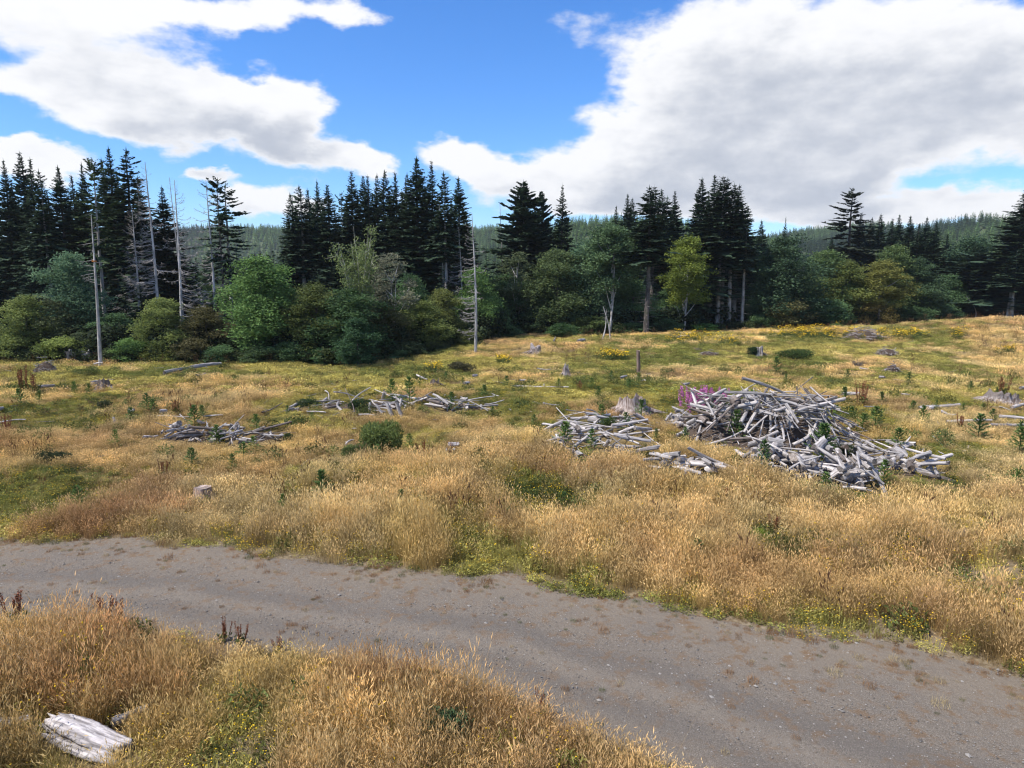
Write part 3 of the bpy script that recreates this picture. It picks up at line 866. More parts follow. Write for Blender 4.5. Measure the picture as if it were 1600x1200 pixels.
# ---- the stands of conifers: (kind, tip x, tip y, distance, crown width in photo pixels, words)
LEFT = [('dense', 5, 250, 108, 52, 'dark conifer cut by the frame'), ('dense', 30, 238, 112, 62, 'tall dark conifer'), ('narrow', 47, 249, 104, 44, 'narrow dark conifer'), ('bare', 60, 266, 100, 36, 'slim conifer with long bare trunk'),
        ('dense', 90, 261, 106, 66, 'full dark conifer beside a gap of sky'), ('narrow', 111, 275, 116, 40, 'shorter dark conifer'), ('dense', 127, 256, 112, 52, 'dark conifer with pointed top'),
        ('sparse', 143, 250, 92, 52, 'light green thin conifer behind the pale bare pole'), ('narrow', 158, 249, 110, 46, 'dark conifer'), ('dense', 169, 231, 106, 66, 'tallest dark conifer'), ('bare', 197, 233, 103, 58, 'tall conifer with layered open boughs'),
        ('narrow', 215, 277, 100, 44, 'shorter open conifer touching the white snag'), ('dense', 253, 292, 104, 66, 'lone dark conifer behind the leaning snags')]
for i, (k, px, ty, Y, w, words_) in enumerate(sorted(LEFT, key=lambda q: q[1])):
    conifer(k, px, ty, Y, w, f'{words_}, {ordinal(i)} from left in the left-hand stand', 'conifers of the left-hand stand', col=(DARK if k != 'sparse' else (0.05, .08, .03)))
conifer('sparse', 340, 281, 98, 46, 'half-dead conifer, dark tufts at its top, right of the leaning grey snags', 'half-dead open conifers', v=1)
conifer('sparse', 352, 286, 100, 56, 'open half-dead conifer with flat dark boughs, last of the bare group', 'half-dead open conifers', v=0)

MID = [('narrow', 453, 303, 118, 44, 'lower dark conifer at its left end'), ('bare', 467, 291, 114, 44, 'dark conifer with pale trunk showing'), ('dense', 480, 296, 122, 52, 'dark conifer with blunt top'), ('dense', 495, 283, 118, 46, 'tall pointed conifer'), ('narrow', 511, 290, 114, 44, 'slim pointed conifer'),
       ('sparse', 533, 298, 120, 34, 'pale thin conifer above the half-bare tree'), ('narrow', 549, 266, 118, 42, 'tall dark conifer'), ('narrow', 567, 276, 124, 36, 'slim dark conifer'), ('narrow', 574, 275, 118, 40, 'slim dark conifer'), ('narrow', 589, 273, 122, 38, 'slim dark conifer'),
       ('narrow', 601, 268, 118, 40, 'tall slim conifer'), ('narrow', 617, 270, 116, 42, 'slim dark conifer'), ('narrow', 636, 272, 122, 42, 'dark conifer tucked against the tallest'), ('dense', 651, 247, 112, 84, 'tallest and fullest conifer'), ('narrow', 674, 252, 116, 42, 'tall conifer with narrow crown'),
       ('bare', 693, 269, 106, 38, 'open conifer on a long pale bare trunk'), ('dense', 716, 278, 112, 64, 'full dark conifer above the white leaning snag')]
for i, (k, px, ty, Y, w, words_) in enumerate(sorted(MID, key=lambda q: q[1])):
    conifer(k, px, ty, Y, w, f'{words_}, {ordinal(i)} from left in the middle stand', 'conifers of the middle stand', col=(0.044, .072, .045))

conifer('wide', 818, 284, 134, 104, 'broad dark conifer with feathery top beside the small gap of hills', 'broad old conifers', v=0)
conifer('wide', 846, 306, 140, 64, 'broad conifer half hidden right behind the feathery-topped one', 'broad old conifers', v=1)
conifer('cone', 879, 289, 132, 66, 'perfectly cone-shaped dark conifer standing clear against the clouds', 'broad old conifers')
R1 = [('narrow', 963, 323, 150, 28, 'small slim conifer'), ('dense', 981, 303, 148, 44, 'dark conifer behind the birch-like tree'), ('narrow', 988, 311, 152, 34, 'dark conifer tight beside its neighbour'), ('bare', 1015, 291, yb(1017, -.4), 52, 'conifer on long whitish trunk at field edge'),
      ('bare', 1023, 290, 130, 40, 'slim conifer'), ('narrow', 1034, 297, 132, 38, 'slim conifer'), ('bare', 1043, 307, 134, 34, 'shorter slim conifer'), ('dense', 1055, 298, 138, 46, 'pointed dark conifer at the right end')]
for i, (k, px, ty, Y, w, words_) in enumerate(R1):
    conifer(k, px, ty, Y, w, f'{words_}, {ordinal(i)} from left in stand behind post', 'conifers of the stand behind the post', col=(0.042, .070, .043), v=(0 if px == 1015 else None))
R2 = [('dense', 1097, 279, 134, 62, 'full dark conifer'), ('narrow', 1117, 275, 132, 54, 'tall conifer with shaded trunk'), ('bare', 1130, 274, 130, 48, 'tallest conifer with white trunk'), ('bare', 1137, 278, 131, 44, 'conifer with bare trunk'),
      ('bare', 1148, 287, 130, 42, 'conifer with bare trunk'), ('narrow', 1156, 289, 133, 46, 'dark conifer'), ('bare', 1168, 320, 129, 32, 'thin short conifer at the right end')]
for i, (k, px, ty, Y, w, words_) in enumerate(R2):
    conifer(k, px, ty, Y, w, f'{words_}, {ordinal(i)} from left in the row of white trunks', 'conifers of the row of white trunks', col=(0.042, .070, .043), v=(i % 2 if k == 'bare' else None))
R3 = [('dense', 1190, 345, 170, 44, 'rounded dark conifer behind the big round tree'), ('cone', 1228, 340, 168, 28, 'small pointed conifer standing alone above the round tree'), ('narrow', 1346, 333, 176, 34, 'slim conifer'), ('narrow', 1363, 341, 174, 34, 'slim conifer'), ('dense', 1377, 335, 178, 42, 'dark conifer'), ('narrow', 1395, 342, 174, 32, 'slim conifer'), ('dense', 1406, 335, 178, 40, 'dark conifer'),
      ('dense', 1423, 338, 176, 42, 'dark conifer'), ('narrow', 1437, 350, 172, 32, 'short slim conifer'), ('dense', 1449, 340, 176, 44, 'pointed dark conifer'), ('dense', 1464, 346, 174, 40, 'dark conifer'), ('narrow', 1481, 366, 172, 36, 'short conifer at the right end'), ('dense', 1300, 372, 178, 40, 'low dark conifer left of the ragged giant')]
for i, (k, px, ty, Y, w, words_) in enumerate(sorted(R3, key=lambda q: q[1])):
    conifer(k, px, ty, Y, w, f'{words_}, {ordinal(i)} from left in low far line', 'conifers of the low line before the hills', col=(.044, .076, .048))
conifer('ragged', 1333, 295, 172, 70, 'ragged old conifer with drooping open boughs rising above all its neighbours', 'broad old conifers', col=(.04, .052, .035))
R4 = [('dense', 1604, 296, 154, 92, 'big dark conifer cut by the frame'), ('bare', 1584, 400, 149, 36, 'lower conifer with pale trunk'), ('bare', 1592, 390, 148, 36, 'lower conifer with pale trunk beside the frame'), ('bare', 1612, 330, 156, 60, 'tall conifer mostly beyond the frame')]
for i, (k, px, ty, Y, w, words_) in enumerate(R4):
    conifer(k, px, ty, Y, w, f'{words_}, behind the right field hump', 'conifers at the right edge', v=0)

# ---- the second row that closes the stands behind
for nm, lst, Yb in (('left stand', [(-14, 282), (18, 290), (40, 300), (72, 296), (101, 312), (120, 300), (136, 318), (182, 292), (206, 310), (236, 338)], 120), ('middle stand', [(462, 322), (487, 318), (503, 316), (523, 330), (541, 312), (558, 304), (582, 306), (609, 300), (628, 298), (645, 300), (664, 292), (684, 306), (705, 312), (727, 330)], 128), ('white-trunk stand', [(1090, 312), (1107, 306), (1124, 304), (1144, 310), (1160, 318)], 140)):
    for i, (px, ty) in enumerate(lst):
        conifer('dense', px, ty, Yb + random.uniform(-2, 3), 50, f'lower dark conifer in second row of {nm}, {ordinal(i)} from left', f'second-row conifers of the {nm}')

# ---- dead standing trees
print('snags')
def tree_pts(bx, by, tx, ty, Y=None):
    b = ground(bx, by) if Y is None else None
    if b is None:
        p = at_depth(bx, by, Y); b = Vector((p.x, Y, h1(p.x, Y)))
    return b, at_depth(tx, ty, b.y)
G_ = 'bare dead conifers at the forest edge'
b, tp = tree_pts(157, 571, 143, 336)
rt = snag('bare_pole_tree', 'tall pale bare trunk like a pole standing alone at the left field edge', b, tp, .21, .55, 1.0, 20, 2.2, .5, bend=.1, kinds=(4, 5), group=G_)
mbq = MB()
tube(mbq, [(0, 0, -.06), (0, 0, .06)], [.24, .235], 10, cap=True)
link('orange_collar', mbq.mesh('orange_collar', plain_mat('orange_growth', (.42, .16, .04))), rt, loc=tuple((Vector(tp) - Vector(b)) * .70))
b, tp = tree_pts(247, 500, 228, 253, 93); snag('dead_conifer', 'whitest dead conifer with dense grey drooping branches on its left', b, tp, .24, .30, .99, 110, 3.6, .35, side=math.pi, group=G_, power=.7)
b, tp = tree_pts(216, 500, 207, 320, 95); snag('dead_conifer', 'shorter dead conifer hidden in grey branches left of the whitest snag', b, tp, .18, .15, .98, 90, 3.4, .5, side=2.8, group=G_)
b, tp = tree_pts(283, 530, 274, 281, 92); snag('dead_conifer', 'leaning dead conifer with long curved branches, taller of the crossing pair', b, tp, .24, .2, .99, 70, 3.2, .6, group=G_, side=-.3, kinds=(1, 3))
b, tp = tree_pts(288, 530, 266, 277, 94); snag('dead_conifer', 'thin dead conifer crossing behind the leaning one with curved branches', b, tp, .16, .5, .99, 34, 1.7, .4, group=G_, kinds=(1, 3))
b, tp = tree_pts(335, 500, 323, 281, 97); snag('dead_conifer', 'dead conifer with fine bare top, just left of the half-dead conifers', b, tp, .23, .15, .99, 80, 2.8, .9, group=G_, power=.5)
b, tp = tree_pts(743, 551, 739, 333); snag('dead_conifer', 'white leaning-branched dead conifer standing at the middle field edge', b, tp, .17, .12, .97, 60, 2.5, .5, side=math.pi, group=G_, bark=M_pale, power=.6)
b, tp = tree_pts(722, 510, 718, 355, 106); snag('dead_conifer', 'shorter grey dead conifer behind the white one at the middle edge', b, tp, .14, .1, .97, 60, 3.0, .6, side=math.pi, group=G_)
b, tp = tree_pts(693, 470, 687, 310, 108); snag('dead_conifer', 'thin dead conifer against the middle stand', b, tp, .16, .3, .97, 30, 1.6, .3, group=G_)
b, tp = tree_pts(1567, 499, 1574, 352); snag('bare_pole_tree', 'tall thin grey bare trunk on the hump at the right field edge', b, tp, .19, .35, 1.0, 12, 1.1, .3, bend=.1, kinds=(4, 5), group=G_)
b, tp = tree_pts(786, 480, 782, 315, 136); snag('dead_conifer', 'thin dead spire beside the broad feathery-topped conifer', b, tp, .15, .6, .99, 14, .9, .3, group=G_)
b, tp = tree_pts(1523, 500, 1520, 462); snag('bent_snag', 'short bent dead stem at the foot of the droopy conifer', b, tp + Vector((-.8, 0, 0)), .08, .5, .9, 5, .8, .3, bend=1.4, group=G_)

# ---- broadleaf trees and edge shrubs
print('broadleaf')
BL = {
    'alder': [broadleaf_meshes(201, 13, 8, .05, 14850, .17, 20), broadleaf_meshes(202, 13, 8, .06, 14850, .17, 18, open_=.45), broadleaf_meshes(203, 13, 8, .04, 14850, .17, 22)],
    'tall': [broadleaf_meshes(211, 15, 7, .22, 13500, .17, 20, bark=M_pale, stems=1, open_=.5, limb_n=9), broadleaf_meshes(212, 15, 7, .36, 12150, .17, 18, bark=M_pale, stems=2, open_=.5, limb_n=9)],
    'bush': [broadleaf_meshes(221, 4, 5, .0, 5200, .13, 13, limb_n=4), broadleaf_meshes(222, 4, 5, .0, 5200, .13, 12, limb_n=4), broadleaf_meshes(223, 4, 5, .0, 5200, .14, 12, limb_n=4, open_=.5)],
    'cone': [broadleaf_meshes(231, 7, 5, .0, 9000, .14, 18, conic=.6, limb_n=3)],
    'thin': [broadleaf_meshes(241, 12, 6, .2, 3800, .15, 16, bark=M_pale, stems=2, open_=.7, limb_n=12)],
}
DIM = {'alder': (13, 8), 'tall': (15, 7), 'bush': (4, 5), 'cone': (7, 5), 'thin': (12, 6)}
nbl = [0]
def broadleaf(kind, px, ty, wpx, Y, label, col, name='broadleaf_tree', cat='tree', group='leafy trees along the field edge', v=None):
    tip = at_depth(px, ty, Y); z0 = h1(tip.x, Y)
    fam = BL[kind]; tm, cm, limbs = fam[(nbl[0] if v is None else v) % len(fam)]; nbl[0] += 1
    hh, ww = DIM[kind]
    root = thing(name, label, cat, (tip.x, Y, z0), random.uniform(0, 6.28), (wpx * Y / FPX / ww * 1.05,) * 2 + (max(.5, (tip.z - z0)) / hh,), group)
    trunk_ = link('trunk' if cat == 'tree' else 'stems', tm, root, color=(1, 1, 1))
    link('crown' if cat == 'tree' else 'foliage', cm, root, color=tuple(min(.27, q * 1.65) for q in col))
    for lm in limbs: link('limb', lm, trunk_, color=(1, 1, 1))
    return root
TEAL = (.075, .125, .070); MIDG = (.085, .145, .045); BRIGHT = (.13, .21, .045); OLIVE = (.118, .145, .045); DKG = (.060, .105, .045); YEL = (.17, .16, .045); RUSTG = (.125, .128, .035); GREYG = (.13, .135, .09)
TREES = [
    ('alder', 35, 462, 84, 3, 'olive leafy tree in the left frame corner', OLIVE), ('alder', 108, 396, 100, 8, 'tall blue-green leafy tree behind the pale bare pole', TEAL), ('alder', 78, 470, 80, 5, 'dull green leafy tree between the olive corner tree and pole', (.07, .085, .04)),
    ('alder', 175, 490, 80, 7, 'dark leafy tree just right of the pale bare pole', DKG), ('alder', 252, 466, 80, 3, 'round-topped olive tree below the whitest snag', OLIVE), ('alder', 320, 480, 80, 5, 'brownish olive tree under the leaning dead conifers', (.085, .08, .035)),
    ('alder', 402, 402, 124, 4, 'large bright green leafy tree left of the middle stand', MIDG), ('alder', 448, 452, 70, 7, 'darker leafy tree tucked right of the large bright one', DKG), ('alder', 492, 445, 100, 4, 'yellowish green leafy tree left of the half-bare tree', (.085, .105, .035)),
    ('alder', 548, 452, 120, 3, 'dense green tree beneath the white half-bare limbs', (.045, .08, .032)), ('thin', 612, 396, 84, 8, 'greyish thin-leaved tree right of the half-bare tree', GREYG), ('alder', 600, 470, 80, 5, 'dark olive tree below the greyish thin-leaved one', (.065, .07, .03)),
    ('alder', 660, 470, 80, 4, 'olive leafy tree below the tallest middle conifer', OLIVE), ('alder', 690, 452, 62, 5, 'upright olive tree left of the white snag', (.095, .11, .035)),
    ('thin', 808, 394, 80, 4, 'pale-stemmed thin tree before the broad dark conifer', (.07, .09, .045)), ('alder', 790, 430, 90, 9, 'dark leafy tree behind the pale-stemmed thin one', DKG), ('alder', 872, 391, 104, 4, 'rounded mid-green tree under the cone-shaped conifer', (.06, .085, .035)), ('alder', 845, 450, 80, 6, 'dark leafy tree between the thin and the rounded one', DKG),
    ('alder', 925, 376, 110, 6, 'tall blue-green tree left of the birch-like stems', TEAL), ('tall', 957, 350, 92, 1, 'tall leafy tree with white birch-like twin stems', (.065, .105, .05)), ('alder', 990, 440, 80, 8, 'dark leafy tree behind the birch-like stems', DKG),
    ('tall', 1072, 372, 74, 1, 'bright yellow-green tree with a thin bare lower trunk', (.115, .145, .03)), ('alder', 1050, 450, 60, 10, 'dark leafy tree behind the bright yellow-green one', DKG),
    ('alder', 1228, 372, 112, 3, 'biggest round dark green tree right of the white trunks', (.040, .070, .038)), ('alder', 1190, 400, 60, 6, 'dark leafy tree between the white trunks and the round tree', DKG), ('alder', 1292, 392, 90, 9, 'mid-green round-topped tree right of the biggest round one', (.065, .10, .038)),
    ('alder', 1325, 408, 80, 5, 'yellow-green tree left of the rust-tinted one', (.10, .12, .035)), ('tall', 1382, 408, 78, 2, 'rust-tinted olive tree with thin white trunk', RUSTG), ('alder', 1400, 384, 70, 10, 'round green tree behind the rust-tinted one', (.065, .095, .035)), ('alder', 1435, 404, 84, 4, 'dark green tree right of the rust-tinted one', (.042, .07, .035)),
    ('alder', 1480, 430, 70, 9, 'dark low tree left of the droopy conifer', DKG), ('alder', 1520, 372, 100, 16, 'dark rounded tree behind the droopy conifer', (.03, .055, .03)), ('alder', 1560, 420, 60, 6, 'pale green tree behind the right bare pole', (.08, .09, .045)),
    ('alder', 1350, 440, 70, 8, 'shaded tree left of the thin white rust-tree trunk', DKG), ('alder', 742, 420, 70, 12, 'green tree right behind the white snag', MIDG), ('alder', 640, 430, 70, 12, 'shaded tree behind the olive trees of the middle edge', DKG), ('alder', 130, 520, 70, 4, 'low shaded tree behind the bright bush', (.06, .08, .04)),
]
for (k, px, ty, w, back, lab, col) in TREES:
    broadleaf(k, px, ty, w, yb(px, back), lab, col, v=(None if k != 'tall' else int(px == 957)))
conifer('wide', 1530, 396, yb(1530, 4), 104, 'droopy dark blue-green conifer with low sweeping boughs by the right pole', 'broad old conifers', col=(.035, .06, .04), v=1)
SHRUBS = [
    (100, 528, 74, 1.2, 'bright lime green bush at the foot of the pale bare pole', BRIGHT), (20, 520, 70, 1.5, 'olive bush at the left end of the field edge', OLIVE), (60, 548, 50, .8, 'low dull bush beside the left brush pile', (.07, .09, .035)), (200, 530, 60, 1.5, 'green bush right of the pale bare pole', MIDG), (250, 545, 60, .8, 'yellowish bush below the round-topped olive tree', (.10, .115, .03)),
    (305, 530, 56, 1.5, 'brown-green bush below the leaning snags', (.08, .075, .035)), (350, 540, 56, 1, 'dark green bush left of the large bright tree', DKG), (400, 540, 64, .8, 'leafy bush below the large bright tree', (.05, .08, .035)), (450, 536, 60, 1, 'dark bush right of the large bright tree', DKG), (500, 545, 50, .8, 'big-leaved bright bush left of the cone-shaped one', (.06, .12, .05)),
    (600, 545, 70, 1.5, 'dark low bush right of the cone-shaped one', DKG), (640, 535, 60, 1.5, 'shaded bush below the olive trees', (.045, .065, .03)), (680, 520, 54, 1.5, 'greyish bush left of the white snag', (.06, .075, .04)), (722, 515, 56, 1, 'green and ochre bush at the foot of the white snag', (.075, .09, .03)),
    (780, 495, 70, 2, 'dark bush right of the white snag', DKG), (820, 490, 70, 2, 'dark bush below the pale-stemmed tree', (.035, .06, .03)), (880, 508, 56, -4, 'green bush in front of the wood left of the birch stems', (.05, .09, .035)), (920, 496, 64, 0.5, 'rounded green bush beside the leaning birch stems', (.06, .085, .03)), (985, 505, 60, 2, 'dark bush between birch stems and bare trunk', DKG),
    (1040, 500, 60, 2, 'dark bush right of the long whitish trunk', DKG), (1104, 506, 44, -1.5, 'fresh green bush before the row of white trunks', (.06, .12, .035)), (1235, 468, 80, .5, 'olive bush with bare stems below the round tree', (.085, .085, .035)), (1190, 490, 50, 2, 'dark bush right of the white trunks', DKG), (1300, 470, 70, 2, 'dark bush under the yellow-green tree', DKG),
    (1372, 474, 56, .5, 'rusty olive bush under the rust-tinted tree', (.11, .09, .03)), (1430, 480, 60, 1.5, 'dark bush under the dark right tree', DKG), (1470, 476, 60, 2, 'dark bush left of the droopy conifer', DKG), (1306, 506, 26, -7, 'small bright shrub beside the far brush pile', (.055, .12, .035)),
]
for i, (px, ty, w, back, lab, col) in enumerate(SHRUBS):
    broadleaf('bush', px, ty, w, yb(px, back), lab, col, 'shrub', 'shrub', 'shrubs along the field edge', v=i)
broadleaf('cone', 556, 500, 74, yb(556, -1.5), 'dense dark green cone-shaped bush at the middle field edge', (.035, .07, .032), 'shrub', 'shrub', 'shrubs along the field edge')

# half-bare tree: white bare limbs above the green
def bare_limbs_tree():
    Y = yb(555, 5); tip = at_depth(556, 352, Y); z0 = h1(tip.x, Y); Ht = tip.z - z0
    root = thing('half_bare_tree', 'tree with pale bare upper limbs fanning out above the green', 'tree', (tip.x + .3, Y, z0))
    rnd = np.random.default_rng(8)
    mb = MB(); tube(mb, [(0, 0, -.4), (.1, 0, Ht * .3), (0, 0, Ht * .52)], [.28, .22, .17], 7); link('trunk', mb.mesh('half_bare_trunk', M_pale), root, color=(.8, .82, .72))
    lv = MB()
    for k in range(15):
        a = k * 2.4; sp = rnd.uniform(.1, .42) * (1 if k > 3 else .4)
        L = Ht * rnd.uniform(.34, .55) * (1.1 - sp * .8)
        p0 = np.array([0, 0, Ht * rnd.uniform(.36, .54)])
        t = np.linspace(0, 1, 6)
        P = p0 + np.stack([np.cos(a) * sp * L * t ** .8 * 1.5, np.sin(a) * sp * L * t ** .8 * 1.5, L * t ** 1.1], -1) + np.cumsum(rnd.normal(0, .05, (6, 3)), 0)
        P[:, 2] = np.minimum(P[:, 2], Ht)
        m = MB(); tube(m, P, .085 * (1 - t * .85), 5)
        for q in range(12):
            i = rnd.integers(1, 5); d = norm(rnd.normal(0, 1, 3) + np.array([0, 0, .9])) * rnd.uniform(.5, 1.5)
            tube(m, [P[i], P[i] + d * .55, P[i] + d + [0, 0, .1]], [.03, .02, .008], 3)
            c = P[i] + d * rnd.uniform(.4, 1, (26, 1)) + rnd.normal(0, .28, (26, 3))
            u = norm(rnd.normal(0, 1, (26, 3))) * .14
            leaves(lv, c, u, norm(np.cross(u, rnd.normal(0, 1, (26, 3)))) * .08, rnd.uniform(.3, .9, 26), fold=.3)
        link('limb', m.mesh('half_bare_limb', M_pale), root, color=(.85, .88, .72))
    link('crown', lv.mesh('half_bare_crown', M_leaf, False), root, color=(.17, .22, .085))
bare_limbs_tree()

# leaning dead birch stems
b = ground(941, 533)
for (dx, tx, ty, lab) in ((0, 949, 484, 'dead pale stem leaning right beside the birch-like twin stems'), (1.1, 944, 478, 'thin dead stem crossing the leaning pale one near the birch stems')):
    q = b + Vector((dx, .4, 0)); q.z = h1(q.x, q.y)
    snag('leaning_stem', lab, q, at_depth(tx, ty, q.y), .10, .6, 1.0, 7, 1.0, .4, bend=.35, kinds=(4, 5), group='leaning dead stems')

# ================================================================== far woods
print('far woods')
def low_conifer(seed, Ht=1.0):
    rnd = np.random.default_rng(seed); mb = MB()
    n = 190
    f = rnd.uniform(0, 1, n) ** 1.25
    a = rnd.uniform(0, 6.283, n)
    r = .16 * (1 - f) ** .8 * rnd.uniform(.45, 1.05, n)
    c = np.stack([r * np.cos(a), r * np.sin(a), .06 + .93 * f], -1)
    d = np.stack([np.cos(a), np.sin(a), -.35 + .6 * f], -1)
    L = .075 * (1.1 - f) + .016
    u = norm(d) * L[:, None]; v = norm(np.cross(u, rnd.normal(0, .35, (n, 3)) + [0, 0, 1])) * (L * .55)[:, None]
    leaves(mb, c, u, v, np.clip(rnd.normal(.45, .2, n), 0, 1), fold=.2)
    tube(mb, [(0, 0, -.05), (0, 0, .97)], [.011, .002], 4, tint=.2)
    return mb.mesh('far_conifer', M_far, False)
def low_round(seed):
    rnd = np.random.default_rng(seed); mb = MB(); n = 260
    d = norm(rnd.normal(0, 1, (n, 3))); lob = norm(rnd.normal(0, 1, (9, 3))) * .22
    c = lob[rnd.integers(0, 9, n)] + d * .22; c[:, 2] = c[:, 2] * 1.0 + .5
    u = norm(rnd.normal(0, 1, (n, 3)) + d * .4) * .07; v = norm(np.cross(u, rnd.normal(0, 1, (n, 3)))) * .045
    leaves(mb, c, u, v, np.clip(rnd.normal(.45, .2, n) + d[:, 2] * .15, 0, 1), fold=.2)
    return mb.mesh('far_leafy', M_far, False)
FARC = [low_conifer(s) for s in (301, 302, 303, 304)]; FARL = [low_round(s) for s in (311, 312)]
N = 46000
ra = R.uniform(-.95, .95, N); yy = np.sqrt(R.uniform(430 ** 2, 1680 ** 2, N)); xx = ra * yy
zz = hill_z(xx, yy)
hh = (11 + 8 * fbm(xx, yy, .006, 3, 5)) * R.uniform(.7, 1.2, N) * np.where(yy > 1000, 1.15, 1)
tone = np.array([.07, .115, .068]) * (0.6 + .9 * fbm(xx, yy, .004, 3, 9))[:, None]
sunlit = sstep(fbm(xx, yy, .006, 3, 13), .42, .56)[:, None]  # sunlit patches of the hill woods, put into the tree colour
tone = tone * (1 - sunlit) + np.array([.19, .30, .105]) * sunlit * (0.8 + .4 * R.random((N, 1)))
tone = tone * R.uniform(.75, 1.25, (N, 1))
wdt = hh * R.uniform(.9, 1.3, N)
scatter('far_forest', np.stack([xx, yy, zz - .3], -1), R.uniform(0, 6.28, N), np.stack([wdt, wdt, hh], -1), R.integers(0, 4, N), tone, FARC)
# the wood that fills the ground behind the edge trees
def wood_fill(name, n, y0, y1, h0, h1_, meshes, col, wf):
    ra = R.uniform(-.95, .95, n); yb_ = np.interp(ra, TLX, TLY)
    y = yb_ + y0 + (y1 - y0) * R.uniform(0, 1, n); x = ra * y
    z = H(x, y) - sstep(y, 170, 330) * 9
    h = R.uniform(h0, h1_, n)
    t_ = np.array(col) * R.uniform(.6, 1.5, (n, 1))
    w_ = h * R.uniform(.8, 1.25, n) * wf
    scatter(name, np.stack([x, y, z - .3], -1), R.uniform(0, 6.28, n), np.stack([w_, w_, h], -1), R.integers(0, len(meshes), n), t_, meshes)
wood_fill('forest_interior', 420, 12, 60, 6, 12.5, FARC, (.024, .040, .025), 1.25)
wood_fill('forest_interior', 2600, 60, 340, 10, 16, FARC, (.055, .090, .050), 1.25)
wood_fill('forest_interior', 1500, 40, 300, 7, 12, FARL, (.080, .125, .05), 1.1)
wood_fill('forest_undergrowth', 1400, 3, 24, 1.5, 5.0, FARL, (.030, .045, .022), 1.2)
wood_fill('forest_undergrowth', 500, 0.0, 3, .8, 2.4, FARL, (.055, .075, .030), 1.3)

# ================================================================== grass and weeds
print('grass')
def field_points(n, dmin, dmax, margin=5.0):
    """Random points over the part of the field in view (and a step to either side of it)."""
    y = np.sqrt(R.uniform(dmin ** 2, dmax ** 2, n))
    x = R.uniform(-1, 1, n) * (y * .80 + margin)
    return x, y

GR_NEAR = [blade_clump('grass_near', np.random.default_rng(400 + k), n_, .30, .40, 1.0, .0045, l_, heads=h_, head_len=.13, head_w=.009) for k, (n_, l_, h_) in enumerate(((95, .18, .7), (70, .42, .3), (90, .25, .55), (60, .75, .2), (55, .14, .9), (80, .3, .5)))]
GR_MID = [blade_clump('grass_mid', np.random.default_rng(410 + k), n_, .46, .40, 1.0, .008, l_, heads=h_, head_len=.15, head_w=.011, seg=2) for k, (n_, l_, h_) in enumerate(((95, .18, .8), (65, .45, .35), (90, .25, .6), (70, .75, .2), (50, .14, .95), (80, .3, .55)))]
GR_FAR = [blade_clump('grass_far', np.random.default_rng(420 + k), 60, .85, .35, .85, .018, .25, heads=.6, head_len=.20, head_w=.022, seg=1) for k in range(4)]
GR_GREEN = [blade_clump('green_grass', np.random.default_rng(430 + k), 80, .32, .25, .60, .008, .35, seg=2, tlo=.3, thi=.8) for k in range(3)]
WEED = [leafy_weed('weed', np.random.default_rng(440 + k), 120, .34, .34, .055, [M_grass, M_yellow], 5, .017) for k in range(4)]
WEED_FAR = [leafy_weed('weed_far', np.random.default_rng(450 + k), 110, .75, .45, .10, [M_grass, M_yellow], 2, .028) for k in range(4)]
FLOWERS = [leafy_weed('flowering_weed', np.random.default_rng(460 + k), 40, .35, .25, .05, [M_grass, M_yellow], 26, .020, 2.6) for k in range(3)]

CLEAR = []            # strewn ground where tall grass does not stand
BLOCKED = []          # (x, y, radius): heaps, stumps, logs keep the grass off
def keep(x, y, tall=True):
    k = np.ones(len(x), bool)
    if tall:
        for (bx, by, ex, ey) in CLEAR:
            k &= ((x - bx) / ex) ** 2 + ((y - by) / ey) ** 2 > R.uniform(.7, 1.15, len(x))
    for (bx, by, br) in BLOCKED:
        k &= (x - bx) ** 2 + (y - by) ** 2 > br * br
    return k

